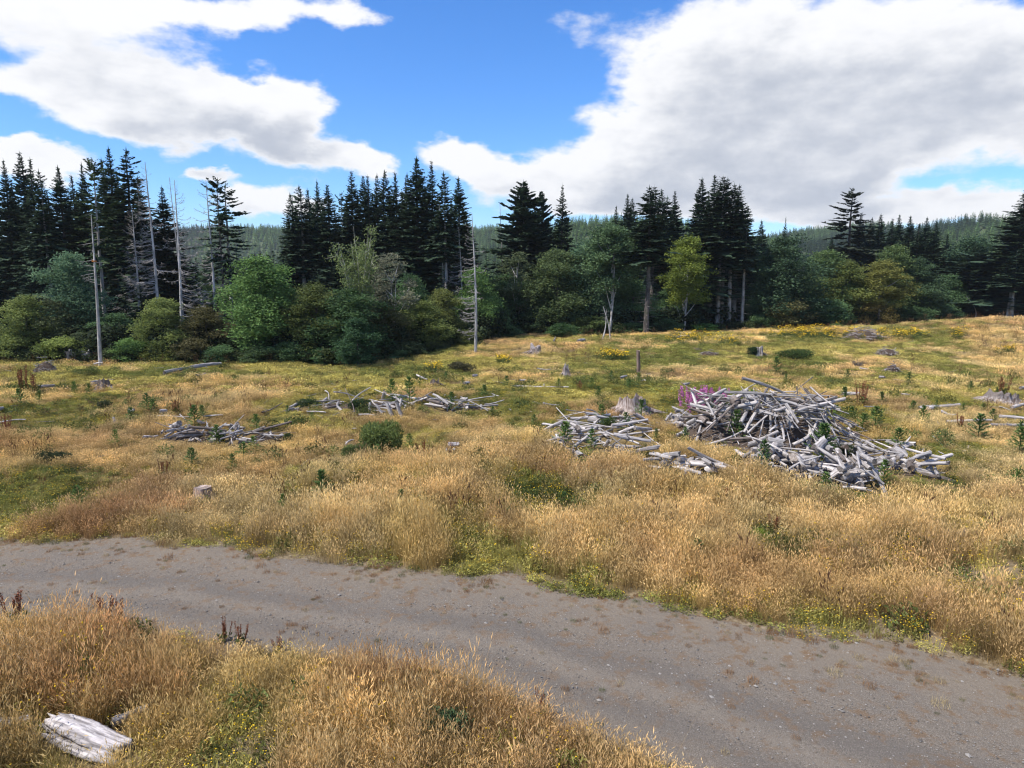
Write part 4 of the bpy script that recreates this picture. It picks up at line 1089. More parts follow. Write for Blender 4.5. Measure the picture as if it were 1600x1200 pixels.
def grass_layer(name, n, dmin, dmax, meshes, mode, hscale=1.0):
    x, y = field_points(n, dmin, dmax)
    green, rust = masks(x, y)
    du = y - yU(x); dl = yL(x) - y
    off = np.where(du > 0, du, np.where(dl > 0, dl, -1))
    wood = in_wood(x, y)
    bare = patch(x, y, [(1560, 918, 90, 38, 1.3), (1420, 988, 240, 30, .8)])
    r = R.random(n)
    shoulder = sstep(off, -.05, np.where(dl > 0, .5, 2.2))
    thin = 0.55 + 0.45 * sstep(fbm(x, y, .45, 3, 141), .3, .5)
    if mode == 'dry': p = (1 - sstep(green, .25, .85) * .93) * (1 - .8 * np.clip(patch(x, y, DARKW), 0, 1)) * shoulder * (1 - bare) * thin
    elif mode == 'green': p = np.clip(green - .15, 0, 1) * 1.1 * sstep(off, 0, .5)
    elif mode == 'weed': p = np.clip(green * .95 + .10 + .22 * (y < 30) + patch(x, y, DARKW), 0, 1) * sstep(off, -.1, .4) * (1 - bare * .6)
    elif mode == 'flower':
        p = (0.10 + .45 * np.exp(-((du - .9) / 1.0) ** 2) * (du > -.3) + .5 * patch(x, y, [(1300, 880, 160, 40, 1), (1450, 990, 180, 40, .9), (1000, 880, 200, 20, .5), (1040, 690, 60, 14, .8)]) + .35 * sstep(fbm(x, y, .25, 3, 151), .52, .62)) * sstep(off, -.25, .2)
    k = (r < p) & (r > -1) & (wood < .5 * R.random(n) + .2) & keep(x, y, mode == 'dry' or mode == 'green')
    x, y, green, rust, off = x[k], y[k], green[k], rust[k], off[k]
    m = len(x)
    z = H(x, y)
    s = (0.42 + .9 * fbm(x, y, .33, 3, 161)) * np.clip(R.lognormal(0, .26, m), .5, 1.8) * (0.45 + .55 * sstep(off, 0, 1.6)) * hscale * (1 - .55 * sstep(np.hypot(x, y), 24, 42))
    if mode == 'dry': s = s * (1 - .35 * green)
    if mode == 'dry':
        nn = fbm(x, y, .7, 3, 171)[:, None]
        straw = np.array([.51, .360, .148]) * (0.8 + .4 * nn)
        pale = np.array([.54, .44, .215])
        rus = np.array([.38, .22, .095]) * (.8 + .4 * nn)
        gold = np.array([.50, .37, .10])
        pk = sstep(fbm(x, y, .23, 3, 181), .5, .65)[:, None]
        c = straw * (1 - pk * .5) + pale * pk * .5
        gk = sstep(fbm(x, y, .31, 3, 191), .5, .66)[:, None] * .35
        c = c * (1 - gk) + gold * gk
        c = c * (1 - rust[:, None] * .85) + rus * rust[:, None] * .85
        c = c * (1 - green[:, None] * .4) + np.array([.24, .235, .07]) * green[:, None] * .4
    else:
        nn = R.random((m, 1)); lime = np.clip(patch(x, y, GREEN[:2] + [(980, 1190, 60, 14, .8)]), 0, 1)[:, None]
        yl = sstep(fbm(x, y, .13, 3, 201), .38, .6)[:, None]
        c = np.array([.20, .21, .05]) * (1 - yl) + np.array([.41, .355, .095]) * yl
        c = c * (.75 + .5 * nn); c = c * (1 - lime) + np.array([.26, .36, .04]) * lime
        if mode == 'weed': s = s * (0.9 + .35 * R.random(m))
    if mode == 'weed':
        dk = np.clip(patch(x, y, DARKW) + sstep(fbm(x, y, .5, 3, 231), .56, .68) * .8, 0, 1)[:, None]; c = c * (1 - dk) + np.array([.075, .105, .03]) * dk
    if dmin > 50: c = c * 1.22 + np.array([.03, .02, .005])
    c = c * np.clip(R.normal(1, .22, (m, 1)), .5, 1.6) * (.7 + .6 * fbm(x, y, .9, 2, 241))[:, None]
    tl = R.normal(0, .10, (m, 2))
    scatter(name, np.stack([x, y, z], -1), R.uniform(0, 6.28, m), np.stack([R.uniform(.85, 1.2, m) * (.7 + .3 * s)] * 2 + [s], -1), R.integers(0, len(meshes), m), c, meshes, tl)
    print(name, m)

def all_grass():
    grass_layer('dry_grass', 17000, 12, 27, GR_NEAR, 'dry')
    grass_layer('dry_grass', 27000, 25, 56, GR_MID, 'dry')
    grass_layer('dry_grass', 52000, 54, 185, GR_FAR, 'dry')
    grass_layer('green_grass', 26000, 12, 100, GR_GREEN, 'green', 1.1)
    grass_layer('low_weeds', 30000, 12, 60, WEED, 'weed', 1.15)
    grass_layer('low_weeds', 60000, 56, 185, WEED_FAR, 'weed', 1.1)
    grass_layer('wild_flowers', 7000, 13, 62, FLOWERS, 'flower', .9)
    # dead brown stalks standing above the grass
    STALK = [blade_clump('dead_stalks', np.random.default_rng(470 + k), 7, .16, .7, 1.15, .010, .10, heads=1.0, head_len=.22, head_w=.022, htint=.45, seg=2, tlo=.2, thi=.5) for k in range(3)]
    x, y = field_points(9000, 14, 120)
    p = sstep(fbm(x, y, .12, 3, 251), .5, .7) * .55 * (y > yU(x) + .8) + .25 * (y < yL(x) - .4) * sstep(fbm(x, y, .3, 3, 252), .5, .7)
    k = (R.random(len(x)) < p) & (in_wood(x, y) < .3) & keep(x, y, True); x, y = x[k], y[k]; m = len(x)
    c = np.where(R.random((m, 1)) < .6, np.array([[.16, .085, .045]]), np.array([[.24, .15, .08]])) * R.uniform(.7, 1.3, (m, 1))
    scatter('dead_stalks', np.stack([x, y, H(x, y)], -1), R.uniform(0, 6.28, m), R.uniform(.6, 1.1, m), R.integers(0, 3, m), c, STALK)
    # dark leafy weeds in clumps between the grass
    DWEED = [leafy_weed('dark_weed', np.random.default_rng(475 + k), 150, .45, .62, .075, [M_grass, M_yellow], 3, .016) for k in range(3)]
    x, y = field_points(7000, 14, 72)
    p = (sstep(fbm(x, y, .28, 3, 261), .52, .66) * .35 + .5 * np.clip(patch(x, y, DARKW), 0, 1)) * ((y > yU(x) + .7) | (y < yL(x) - .5))
    k = (R.random(len(x)) < p) & (in_wood(x, y) < .3) & keep(x, y, False); x, y = x[k], y[k]; m = len(x)
    c = np.array([.085, .115, .035]) * R.uniform(.6, 1.6, (m, 1)) * np.array([1, 1, 1]) + R.uniform(0, .05, (m, 1)) * np.array([1, .7, .1])
    scatter('leafy_weeds', np.stack([x, y, H(x, y)], -1), R.uniform(0, 6.28, m), R.uniform(.6, 1.35, m), R.integers(0, 3, m), c, DWEED)
    # small broken wood lying about
    x, y = field_points(5200, 34, 100)
    nearp = patch(x, y, [(620, 636, 190, 26, 1), (345, 690, 140, 20, 1), (1240, 720, 260, 70, 1), (940, 690, 130, 34, 1), (1480, 650, 130, 24, .7), (860, 610, 130, 14, .5), (90, 620, 120, 24, .5)])
    k = (R.random(len(x)) < np.clip(nearp * .5 + .02, 0, 1)); x, y = x[k], y[k]; m = len(x)
    L = R.uniform(.08, .28, m)
    scatter('wood_debris', np.stack([x, y, H(x, y) + R.uniform(.12, .3, m)], -1), R.uniform(0, 6.28, m), np.stack([L, L * 1.1, L * 1.1], -1), R.integers(0, 5, m), np.ones((m, 3)), LOGS['pole'][0][:3] + LOGS['slab'][0][:2], np.stack([R.normal(0, .2, m), R.normal(0, .2, m)], -1))
    # low tufts growing sparsely on the gravel
    x, y = field_points(60000, 12, 48)
    du = y - yU(x); inr = (du < .4) & (y > yL(x))
    w = np.clip((y - yL(x)) / np.maximum(yU(x) - yL(x), 1), 0, 1)
    p = (.02 + .34 * sstep(w, .68, 1.0) + .2 * sstep(w, .14, 0) + .10 * sstep(fbm(x, y, .5, 3, 211), .5, .62)) * (0.3 + 1.2 * sstep(fbm(x, y, 1.3, 3, 221), .45, .6))
    k = inr & (R.random(len(x)) < p)
    x, y, w = x[k], y[k], w[k]; m = len(x)
    pick = R.random((m, 1))
    c = np.where(pick < .5, np.array([[.30, .17, .08]]), np.where(pick < .78, np.array([[.42, .33, .18]]), np.array([[.12, .14, .05]]))) * R.uniform(.7, 1.2, (m, 1))
    s = R.uniform(.10, .34, m) * (.7 + .8 * (R.random(m) < .12) * w)
    scatter('sparse_road_weeds', np.stack([x, y, H(x, y) + .02], -1), R.uniform(0, 6.28, m), np.stack([s * 1.5, s * 1.5, s], -1), R.integers(0, 3, m), c, GR_GREEN)
    # loose stones
    peb = []
    for q in range(4):
        rnd = np.random.default_rng(480 + q); mb = MB()
        ph = np.array([[0, 0, .5], [.9, .1, 0], [.2, .8, .05], [-.8, .3, 0], [-.5, -.7, .05], [.5, -.8, 0], [0, 0, -.4]]) * rnd.uniform(.7, 1.2, (7, 1))
        mb.add(ph, T=[[0, 1, 2], [0, 2, 3], [0, 3, 4], [0, 4, 5], [0, 5, 1], [6, 2, 1], [6, 3, 2], [6, 4, 3], [6, 5, 4], [6, 1, 5]])
        peb.append(mb.mesh('pebble', M_far, False))
    x, y = field_points(52000, 12, 44)
    k = (y < yU(x) + .5) & (y > yL(x) - .2); x, y = x[k], y[k]; m = len(x)
    s = R.uniform(.012, .032, m) * (1 + 1.6 * (R.random(m) < .02))
    c = np.array([.25, .235, .22]) * R.uniform(.5, 1.7, (m, 1))
    scatter('loose_stones', np.stack([x, y, H(x, y) + .03], -1), R.uniform(0, 6.28, m), s, R.integers(0, 4, m), c, peb)
    # ragwort in bloom at the far side of the field
    spots = [(1275, 521, 70, 3.5, 420), (1400, 527, 50, 3, 160), (1080, 531, 40, 5, 200), (955, 560, 22, 2.5, 110), (680, 582, 8, 1.5, 40), (785, 569, 10, 2, 40), (1250, 527, 60, 4, 160), (1498, 522, 12, 3, 60), (1570, 553, 14, 2, 30), (1130, 537, 40, 4, 80)]
    X = []; Yy = []
    for (px, py, rx_, ry_, n) in spots:
        for _ in range(int(n * .3)):
            g = ground(px + random.gauss(0, rx_ * .6), py + random.gauss(0, ry_ * .85)); X.append(g.x); Yy.append(g.y)
    x = np.array(X); y = np.array(Yy); m = len(x)
    RAG = [leafy_weed('ragwort', np.random.default_rng(490 + q), 60, .4, .7, .09, [M_grass, M_yellow], 13, .055, 1.15) for q in range(2)]
    scatter('ragwort_flowers', np.stack([x, y, H(x, y)], -1), R.uniform(0, 6.28, m), R.uniform(.8, 1.3, m), R.integers(0, 2, m), np.tile([[.10, .13, .04]], (m, 1)), RAG)

# ================================================================== logs and heaps
print('logs')
def log_mesh(seed, L, r, taper=.75, bend=.03, sides=9, rings=8, jag=.25, lumps=.07, flatten=1.0, knots=0):
    rnd = np.random.default_rng(seed); mb = MB()
    x = np.linspace(-.5, .5, rings) * L
    y = bend * L * np.sin((x / L + .5) * math.pi + rnd.normal(0, .5)) ; z = bend * .6 * L * np.sin((x / L) * 4 + rnd.normal())
    y -= y.mean(); z -= z.mean()
    flute = 1 + rnd.normal(0, lumps, (1, sides)) + rnd.normal(0, lumps * .6, (rings, sides))
    if flatten != 1.0:
        a = np.arange(sides) * 2 * math.pi / sides; flute = flute * (1 - (1 - flatten) * np.abs(np.sin(a))[None, :] ** 1.5)
    tube(mb, np.stack([x, y, z], -1), r * np.linspace(1, taper, rings), sides, cap=True, capmat=1, jag=r * jag, rnd=rnd, flute=flute)
    for k in range(knots):
        i = rnd.integers(1, rings - 1); a = rnd.uniform(0, 6.28); d = np.array([.35 * rnd.normal(), math.cos(a), math.sin(a)]) * r * rnd.uniform(1.5, 3.2)
        p = np.array([x[i], y[i], z[i]]); tube(mb, [p, p + d * .6, p + d], [r * .3, r * .22, r * .14], 5, cap=True)
    return mb.mesh('log', [M_log, M_cut], smooth=True)
LOGS = {
    'pole': ([log_mesh(501 + k, 4.0, .06, .55, .008 + .009 * k, 7, 9, .5, .10, knots=k % 3) for k in range(5)], 4.0, .06),
    'log': ([log_mesh(511 + k, 3.0, .14, .8, .008 + .007 * k, 10, 8, .25, .10, knots=k % 4) for k in range(5)], 3.0, .14),
    'chunk': ([log_mesh(521 + k, .85, .21, .9, .01, 11, 6, .22, .09, knots=k % 2) for k in range(5)], .85, .21),
    'slab': ([log_mesh(531 + k, 1.5, .17, .75, .02, 9, 8, .7, .16, flatten=.5) for k in range(5)], 1.5, .17),
}
WORD = {'pole': 'slim grey pole', 'log': 'weathered grey log', 'chunk': 'thick chunk', 'slab': 'split slab'}
TONES = [((1.0, 1.0, 1.0), 'grey'), ((1.3, 1.28, 1.26), 'bleached'), ((.50, .44, .40), 'dark')]

def put_log(kind, p0, p1, r, label, group=None, tone=(1, 1, 1), cat=None, name=None, roll=None):
    ms, L0, r0 = LOGS[kind]
    p0, p1 = Vector(p0), Vector(p1); d = p1 - p0
    o = link(name or {'pole': 'wood_pole', 'log': 'log', 'chunk': 'log_chunk', 'slab': 'split_wood'}[kind], random.choice(ms[:2] if d.length < .55 * L0 else ms), loc=(p0 + p1) / 2)
    q = d.to_track_quat('X', 'Z')
    o.rotation_mode = 'QUATERNION'
    from mathutils import Quaternion
    o.rotation_quaternion = q @ Quaternion((1, 0, 0), random.uniform(0, 6.28) if roll is None else roll)
    o.scale = (d.length / L0, r / r0, r / r0)
    k = random.uniform(.85, 1.15)
    o.color = (tone[0] * k, tone[1] * k, tone[2] * k, 1)
    return tag(o, label, cat or {'pole': 'pole', 'log': 'log', 'chunk': 'log', 'slab': 'wood'}[kind], group)

class Heap:
    """A height map that logs are dropped on one by one; each rests on what lies under it."""
    def __init__(self, cx, cy, wx, wy, res=.09):
        self.x0, self.y0, self.res = cx - wx / 2, cy - wy / 2, res
        self.nx, self.ny = int(wx / res), int(wy / res)
        gx_, gy_ = np.meshgrid(self.x0 + np.arange(self.nx) * res, self.y0 + np.arange(self.ny) * res)
        self.gx, self.gy = gx_, gy_
        self.z = H(gx_.ravel(), gy_.ravel()).reshape(gx_.shape)
        self.g = self.z.copy()
    def mound(self, cx, cy, rx_, ry_, h, p=1.3):
        q = np.sqrt(((self.gx - cx) / rx_) ** 2 + ((self.gy - cy) / ry_) ** 2)
        self.z = np.maximum(self.z, self.g + h * np.clip(1 - q ** p, 0, 1) * (0.75 + .5 * fbm(self.gx, self.gy, .9, 3, 8)))
    def at(self, x, y):
        i = np.clip(((y - self.y0) / self.res).astype(int), 0, self.ny - 1); j = np.clip(((x - self.x0) / self.res).astype(int), 0, self.nx - 1)
        return self.z[i, j]
    def low_spot(self, tries, L):
        best = None
        for (x, y, az) in tries:
            s = np.linspace(-L / 2, L / 2, 12); v = self.at(x + s * math.cos(az), y + s * math.sin(az)).max() - h1(x, y) * 0
            if best is None or v < best[0]: best = (v, x, y, az)
        return best[1:]
    def drop(self, cx, cy, az, L, r, sink=0.3):
        s = np.linspace(-L / 2, L / 2, 24); ca, sa = math.cos(az), math.sin(az)
        h = self.at(cx + s * ca, cy + s * sa)
        a, b = np.meshgrid(np.arange(12), np.arange(12, 24), indexing='ij')
        v = (h[a] * s[b] - h[b] * s[a]) / (s[b] - s[a])
        i = np.unravel_index(np.argmax(v), v.shape); sl = np.clip((h[b[i]] - h[a[i]]) / (s[b[i]] - s[a[i]]), -.8, .8)
        z0 = v[i] + r * (1 - sink)
        k = 1 / math.hypot(1, sl)
        p0 = (cx - ca * L / 2 * k, cy - sa * L / 2 * k, z0 - sl * L / 2 * k); p1 = (cx + ca * L / 2 * k, cy + sa * L / 2 * k, z0 + sl * L / 2 * k)
        for q in np.linspace(-.5, .5, max(6, int(L / self.res))):
            x, y, zz = cx + ca * L * k * q, cy + sa * L * k * q, z0 + sl * L * k * q + r * .75
            m = max(1, int(r * .8 / self.res))
            j, ii_ = int((x - self.x0) / self.res), int((y - self.y0) / self.res)
            if 0 <= j < self.nx and 0 <= ii_ < self.ny:
                sl_ = np.s_[max(0, ii_ - m):ii_ + m + 1, max(0, j - m):j + m + 1]
                self.z[sl_] = np.maximum(self.z[sl_], zz)
        return p0, p1, sl
    def block(self, thr=.10, step=4):
        for i in range(0, self.ny, step):
            for j in range(0, self.nx, step):
                if self.z[i, j] - self.g[i, j] > thr: BLOCKED.append((self.gx[i, j], self.gy[i, j], self.res * step * .8))
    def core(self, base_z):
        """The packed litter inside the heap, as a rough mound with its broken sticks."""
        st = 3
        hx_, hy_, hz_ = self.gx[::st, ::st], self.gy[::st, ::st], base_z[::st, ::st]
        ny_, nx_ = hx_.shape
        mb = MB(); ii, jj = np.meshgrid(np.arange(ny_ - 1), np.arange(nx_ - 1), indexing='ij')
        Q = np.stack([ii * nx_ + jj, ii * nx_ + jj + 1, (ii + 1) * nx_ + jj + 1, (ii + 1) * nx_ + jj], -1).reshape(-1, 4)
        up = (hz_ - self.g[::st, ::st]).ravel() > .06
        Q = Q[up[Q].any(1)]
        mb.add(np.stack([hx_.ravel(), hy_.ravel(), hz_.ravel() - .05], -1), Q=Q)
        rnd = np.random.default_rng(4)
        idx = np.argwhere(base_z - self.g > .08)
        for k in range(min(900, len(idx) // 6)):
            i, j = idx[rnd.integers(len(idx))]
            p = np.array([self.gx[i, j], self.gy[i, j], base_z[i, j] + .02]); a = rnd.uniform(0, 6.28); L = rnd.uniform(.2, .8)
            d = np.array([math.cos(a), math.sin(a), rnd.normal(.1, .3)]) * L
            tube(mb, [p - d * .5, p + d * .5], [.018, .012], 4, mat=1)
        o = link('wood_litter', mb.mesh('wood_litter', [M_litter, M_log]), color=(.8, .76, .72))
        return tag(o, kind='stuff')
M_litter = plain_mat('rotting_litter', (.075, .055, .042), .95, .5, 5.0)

def ordered(entries, place, group):
    """entries: dicts with o, x and words; pieces that share their words are counted from the left, and the rest of a large set share one label."""
    by = {}
    for e in entries: by.setdefault(e['w'], []).append(e)
    for w, es in by.items():
        es.sort(key=lambda e: e['x'])
        for i, e in enumerate(es):
            base = f"{w} {place}"
            if len(es) == 1: e['o']['label'] = base
            elif len(es) <= 14: e['o']['label'] = f"{base}, {ordinal(i)} from left" if i < len(es) - 1 else f"{base}, rightmost"
            else: e['o']['label'] = base
            e['o']['group'] = group

def attitude(sl, az, h):
    if abs(sl) > .55: return 'leaning steeply'
    if abs(sl) > .22:
        down = az if sl < 0 else az + math.pi
        return 'sloping left' if math.cos(down) < -.4 else 'sloping right' if math.cos(down) > .4 else 'sloping forward'
    c = abs(math.cos(az))
    return 'laid crosswise' if c > .8 else 'lying slantwise' if c > .4 else 'lying end-on'

def fill_heap(hp, spots, n, mix, place, group, cx, wid, radial=0.55, rs=1.0, ls=1.0, tones=(.5, .35, .15), picky=5, kick=0.0):
    out = []
    for k in range(n):
        (sx_, sy_, rx_, ry_) = random.choices([s[:4] for s in spots], [s[4] for s in spots])[0]
        kind = random.choices(list(mix), list(mix.values()))[0]
        L = {'pole': random.uniform(1.3, 3.6), 'log': random.uniform(1.1, 2.9), 'chunk': random.uniform(.45, 1.0), 'slab': random.uniform(.6, 1.7)}[kind] * ls
        r = {'pole': random.uniform(.032, .06), 'log': random.uniform(.065, .13), 'chunk': random.uniform(.11, .23), 'slab': random.uniform(.08, .17)}[kind] * rs
        tries = []
        for _ in range(picky):
            a = random.uniform(0, 6.283); q = math.sqrt(random.random())
            x, y = sx_ + math.cos(a) * rx_ * q, sy_ + math.sin(a) * ry_ * q
            tries.append((x, y, math.atan2(y - sy_, x - sx_) + random.gauss(0, .5) if random.random() < radial else random.uniform(0, 3.14)))
        x, y, az = hp.low_spot(tries, L)
        p0, p1, sl = hp.drop(x, y, az, L, r)
        if random.random() < kick:
            # one end rides up on its neighbours
            up_ = random.uniform(.15, .5) * L * .6
            p0, p1 = (p0, (p1[0], p1[1], p1[2] + up_)) if random.random() < .5 else ((p0[0], p0[1], p0[2] + up_), p1)
            sl = (p1[2] - p0[2]) / L
        ti = random.choices([0, 1, 2], tones)[0]
        o = put_log(kind, p0, p1, r, None, tone=TONES[ti][0])
        part = 'left side' if x < cx - wid * .3 else 'right side' if x > cx + wid * .3 else 'middle'
        dims = 'long ' if L > 2.3 * ls else ''
        out.append(dict(o=o, x=x, w=f"{TONES[ti][1]} {dims}{WORD[kind].replace('grey ', '').replace('weathered ', '').replace('slim ', '' if dims else 'slim ')} {attitude(sl, az, 0)} on {part} of"))
    ordered(out, place, group)
    return out

MIX = {'pole': .44, 'log': .36, 'chunk': .07, 'slab': .13}
# -- the great heap
gc_ = ground(1222, 700)
hp = Heap(gc_.x, gc_.y + 2.2, 18, 14)
HC = (gc_.x + .0, gc_.y + 2.3)
hp.mound(HC[0] + .2, HC[1], 3.6, 2.6, 1.9, 2.2); hp.mound(HC[0] - 2.4, HC[1] + .2, 2.4, 2.0, 1.3, 2.0); hp.mound(HC[0], HC[1] - .3, 5.2, 3.4, .6)
core_z = hp.z.copy()
BIG = 'logs of the great heap'
fill_heap(hp, [(HC[0], HC[1], 4.5, 3.0, 3), (HC[0] + .3, HC[1] - .3, 3.0, 2.2, 1.8), (HC[0] - 1.5, HC[1], 2.0, 1.8, .7)], 225, MIX, 'great heap', BIG, HC[0], 7.5, tones=(.48, .32, .20), radial=.35, picky=3, rs=.82, kick=.3)
big_top = float(hp.z.max())
print('heap height', big_top - h1(*HC))
# pieces that stand out of it
def lean_log(kind, a, b, Y0, Y1, r, label, tone=(1, 1, 1), group=None):
    put_log(kind, at_depth(a[0], a[1], Y0), at_depth(b[0], b[1], Y1), r, label, group, tone)
yh = HC[1]
W_, G_t, D_ = TONES[1][0], TONES[0][0], TONES[2][0]
lean_log('log', (1218, 650 + 2), (1231, 621), yh, yh, .10, 'dark broken log jutting upright from the top of the great heap', D_)
lean_log('log', (1282, 634), (1257, 607), yh, yh + .4, .08, 'dark log slanting up to the left at the top of the great heap', D_)
lean_log('log', (1254, 644), (1304, 626), yh - .2, yh - .8, .14, 'thick log end sticking out right at the top of the great heap', D_)
lean_log('pole', (1233, 628), (1245, 609), yh, yh, .028, 'thin pale stick poking up between the two dark top logs', W_)
lean_log('pole', (1179, 628), (1177, 606), yh + .4, yh + .4, .04, 'short pale stick standing up at the left top of the great heap', W_)
lean_log('log', (1162, 612), (1192, 640), yh + .2, yh - .5, .13, 'bleached log sloping down right from the upper left shoulder of the heap', W_)
lean_log('slab', (1150, 622), (1168, 608), yh + .3, yh + .3, .18, 'pale splintered slab on the upper left shoulder of the great heap', W_)
lean_log('pole', (1290, 634), (1293, 689), yh - 1.4, yh - 2.3, .045, 'pale pole standing upright against the right front of the great heap', W_)
lean_log('pole', (1301, 667), (1315, 708), yh - 2.0, yh - 3.0, .075, 'bleached pole leaning forward at the right foot of the great heap', W_)
lean_log('pole', (1238, 693), (1286, 662), yh - 3.0, yh - 1.8, .10, 'smooth bleached pole rising rightward across the front of the great heap', W_)
lean_log('pole', (1180, 708), (1196, 645), yh - 3.0, yh - 1.6, .045, 'pale pole leaning against the left front of the great heap', W_)
lean_log('pole', (1210, 640), (1214, 690), yh - 1.4, yh - 2.5, .045, 'pale thin pole standing down the front of the great heap', W_)
lean_log('log', (1262, 704), (1266, 670), yh - 2.9, yh - 2.1, .10, 'short pale post leaning on the middle front of the great heap', W_)
lean_log('pole', (1096, 695), (1182, 669), yh - 2.6, yh - 1.6, .075, 'long bleached pole running down left from the great heap', W_)
lean_log('pole', (1103, 701), (1166, 688), yh - 3.0, yh - 2.2, .06, 'long grey pole below the bleached one left of the great heap', G_t)
lean_log('pole', (1083, 609), (1110, 619), yh + .6, yh - .2, .05, 'pale pole end behind the pink flowers', W_)
lean_log('log', (1078, 631), (1122, 642), yh + .2, yh - .4, .10, 'pale log lying below the pink flowers', W_)
lean_log('pole', (1110, 628), (1146, 648), yh - .2, yh - .8, .06, 'grey pole sloping right from the pink flowers', G_t)
lean_log('pole', (1298, 655), (1362, 690), yh - .6, yh - 1.5, .06, 'brown pole sloping down the right side of the great heap', (.8, .66, .56))
lean_log('pole', (1290, 645), (1332, 668), yh + .2, yh - .2, .05, 'slim pole sloping down the upper right of the great heap', G_t)
q0, q1 = ground(1340, 697), ground(1404, 694)
put_log('pole', q0 + Vector((0, 0, .25)), q1 + Vector((0, 0, .3)), .07, 'long level pole lying in the grass right of the great heap', None, G_t)
for (px, py, r, lab) in ((1152, 630, .26, 'dark round log end facing out at the left shoulder of the heap'), (1118, 659, .2, 'dark round log end low on the left of the heap'), (1101, 659, .19, 'small dark round log end at the far left of the heap')):
    c = at_depth(px, py, yh - .9)
    put_log('chunk', c + Vector((0, .7, .05)), c + Vector((.12, 0, 0)), r, lab, None, D_)

# -- aprons of scattered pieces in front of and beside it
def apron(pixpoly, n, mix, place, group, rs=1.0, ls=1.0, mound=0.0, tones=(.45, .5, .05), radial=0.0, az=None, only_core=False):
    """Pieces strewn over a stretch of ground, given as photo ellipses (x, y, half width, half height, share)."""
    g = [ground(p[0], p[1]) for p in pixpoly]
    X = [q.x for q in g]; Y = [q.y for q in g]
    spots = []
    for p, q in zip(pixpoly, g):
        e = (ground(p[0] + p[2], p[1]) - ground(p[0] - p[2], p[1])).length / 2; f = abs(ground(p[0], p[1] - p[3]).y - ground(p[0], p[1] + p[3]).y) / 2
        spots.append((q.x, q.y, e, f, p[4]))
    x0 = min(s[0] - s[2] for s in spots) - 3; x1 = max(s[0] + s[2] for s in spots) + 3; y0 = min(s[1] - s[3] for s in spots) - 3; y1 = max(s[1] + s[3] for s in spots) + 3
    h_ = Heap((x0 + x1) / 2, (y0 + y1) / 2, x1 - x0, y1 - y0, .11)
    for s in spots:
        CLEAR.append((s[0], s[1] - .7, s[2] * 1.12, s[3] * 1.15 + .9))
        if mound: h_.mound(s[0], s[1], s[2] * 1.05, s[3] * 1.05, mound, 2.0)
    cz = h_.z.copy()
    fill_heap(h_, spots, n, mix, place, group, (x0 + x1) / 2, x1 - x0 - 6, radial, rs, ls, tones, 2, .22)
    if mound: h_.core(cz)
    h_.block(.12, 3)
    return h_
CLEAR.append((HC[0], HC[1] - 1.6, 5.6, 4.0))
hp.core(core_z)
hp.block(.15, 3)
CH = {'pole': .22, 'log': .22, 'chunk': .36, 'slab': .20}
apron([(1375, 730, 62, 26, 3), (1310, 742, 46, 16, 2), (1240, 735, 60, 12, 2), (1200, 722, 50, 12, 1.2), (1420, 742, 34, 14, 1.2), (1330, 762, 26, 8, .8)], 128, CH, 'spread before heap', 'logs strewn before the great heap', 1.05, .9, mound=.10)
apron([(1330, 702, 40, 9, 1), (1400, 700, 20, 6, .3)], 14, CH, 'gap below heap', 'logs beside the right foot of the great heap')
apron([(935, 668, 62, 12, 2), (985, 664, 24, 9, 1), (930, 690, 40, 12, 1.2), (960, 705, 36, 8, .7), (890, 676, 30, 8, .6), (1000, 680, 20, 10, .5)], 78, {'pole': .5, 'log': .3, 'chunk': .05, 'slab': .15}, 'spread by stump', 'logs of the low spread beside the broken stump', .85, 1.0, mound=.06, tones=(.35, .6, .05))
apron([(1072, 660, 36, 9, 1)], 18, {'pole': .2, 'log': .3, 'chunk': .25, 'slab': .25}, 'small pale pile', 'logs of the small pale pile', .95, .75, mound=.15, tones=(.15, .8, .05))
apron([(870, 702, 16, 6, 1), (1030, 728, 20, 12, 1.2), (1075, 738, 46, 8, 1.6), (905, 712, 20, 6, .6)], 34, {'pole': .2, 'log': .35, 'chunk': .2, 'slab': .25}, 'straw below low spread', 'logs half sunk in the straw', 1.0, .9, tones=(.3, .65, .05))
apron([(1270, 748, 30, 7, 1), (1330, 768, 30, 6, 1)], 10, {'pole': .6, 'log': .3, 'chunk': .05, 'slab': .05}, 'near edge of spread', 'poles at the near edge of the spread', .9, 1.1)
apron([(330, 688, 62, 6, 3), (405, 686, 34, 7, 1.6), (290, 686, 40, 5, 1)], 58, {'pole': .3, 'log': .3, 'chunk': .12, 'slab': .28}, 'pile left of willow', 'logs of the low pile left of the willow', .85, .8, mound=.08, tones=(.5, .3, .2))
apron([(560, 632, 60, 8, 1.0), (610, 634, 36, 10, 1.3), (690, 634, 40, 8, 2.4), (500, 636, 40, 7, .6), (735, 638, 26, 6, .7)], 62, {'pole': .55, 'log': .27, 'chunk': .05, 'slab': .13}, 'long midfield pile', 'logs of the long pile in midfield', .9, 1.1, mound=.08, tones=(.4, .45, .15))

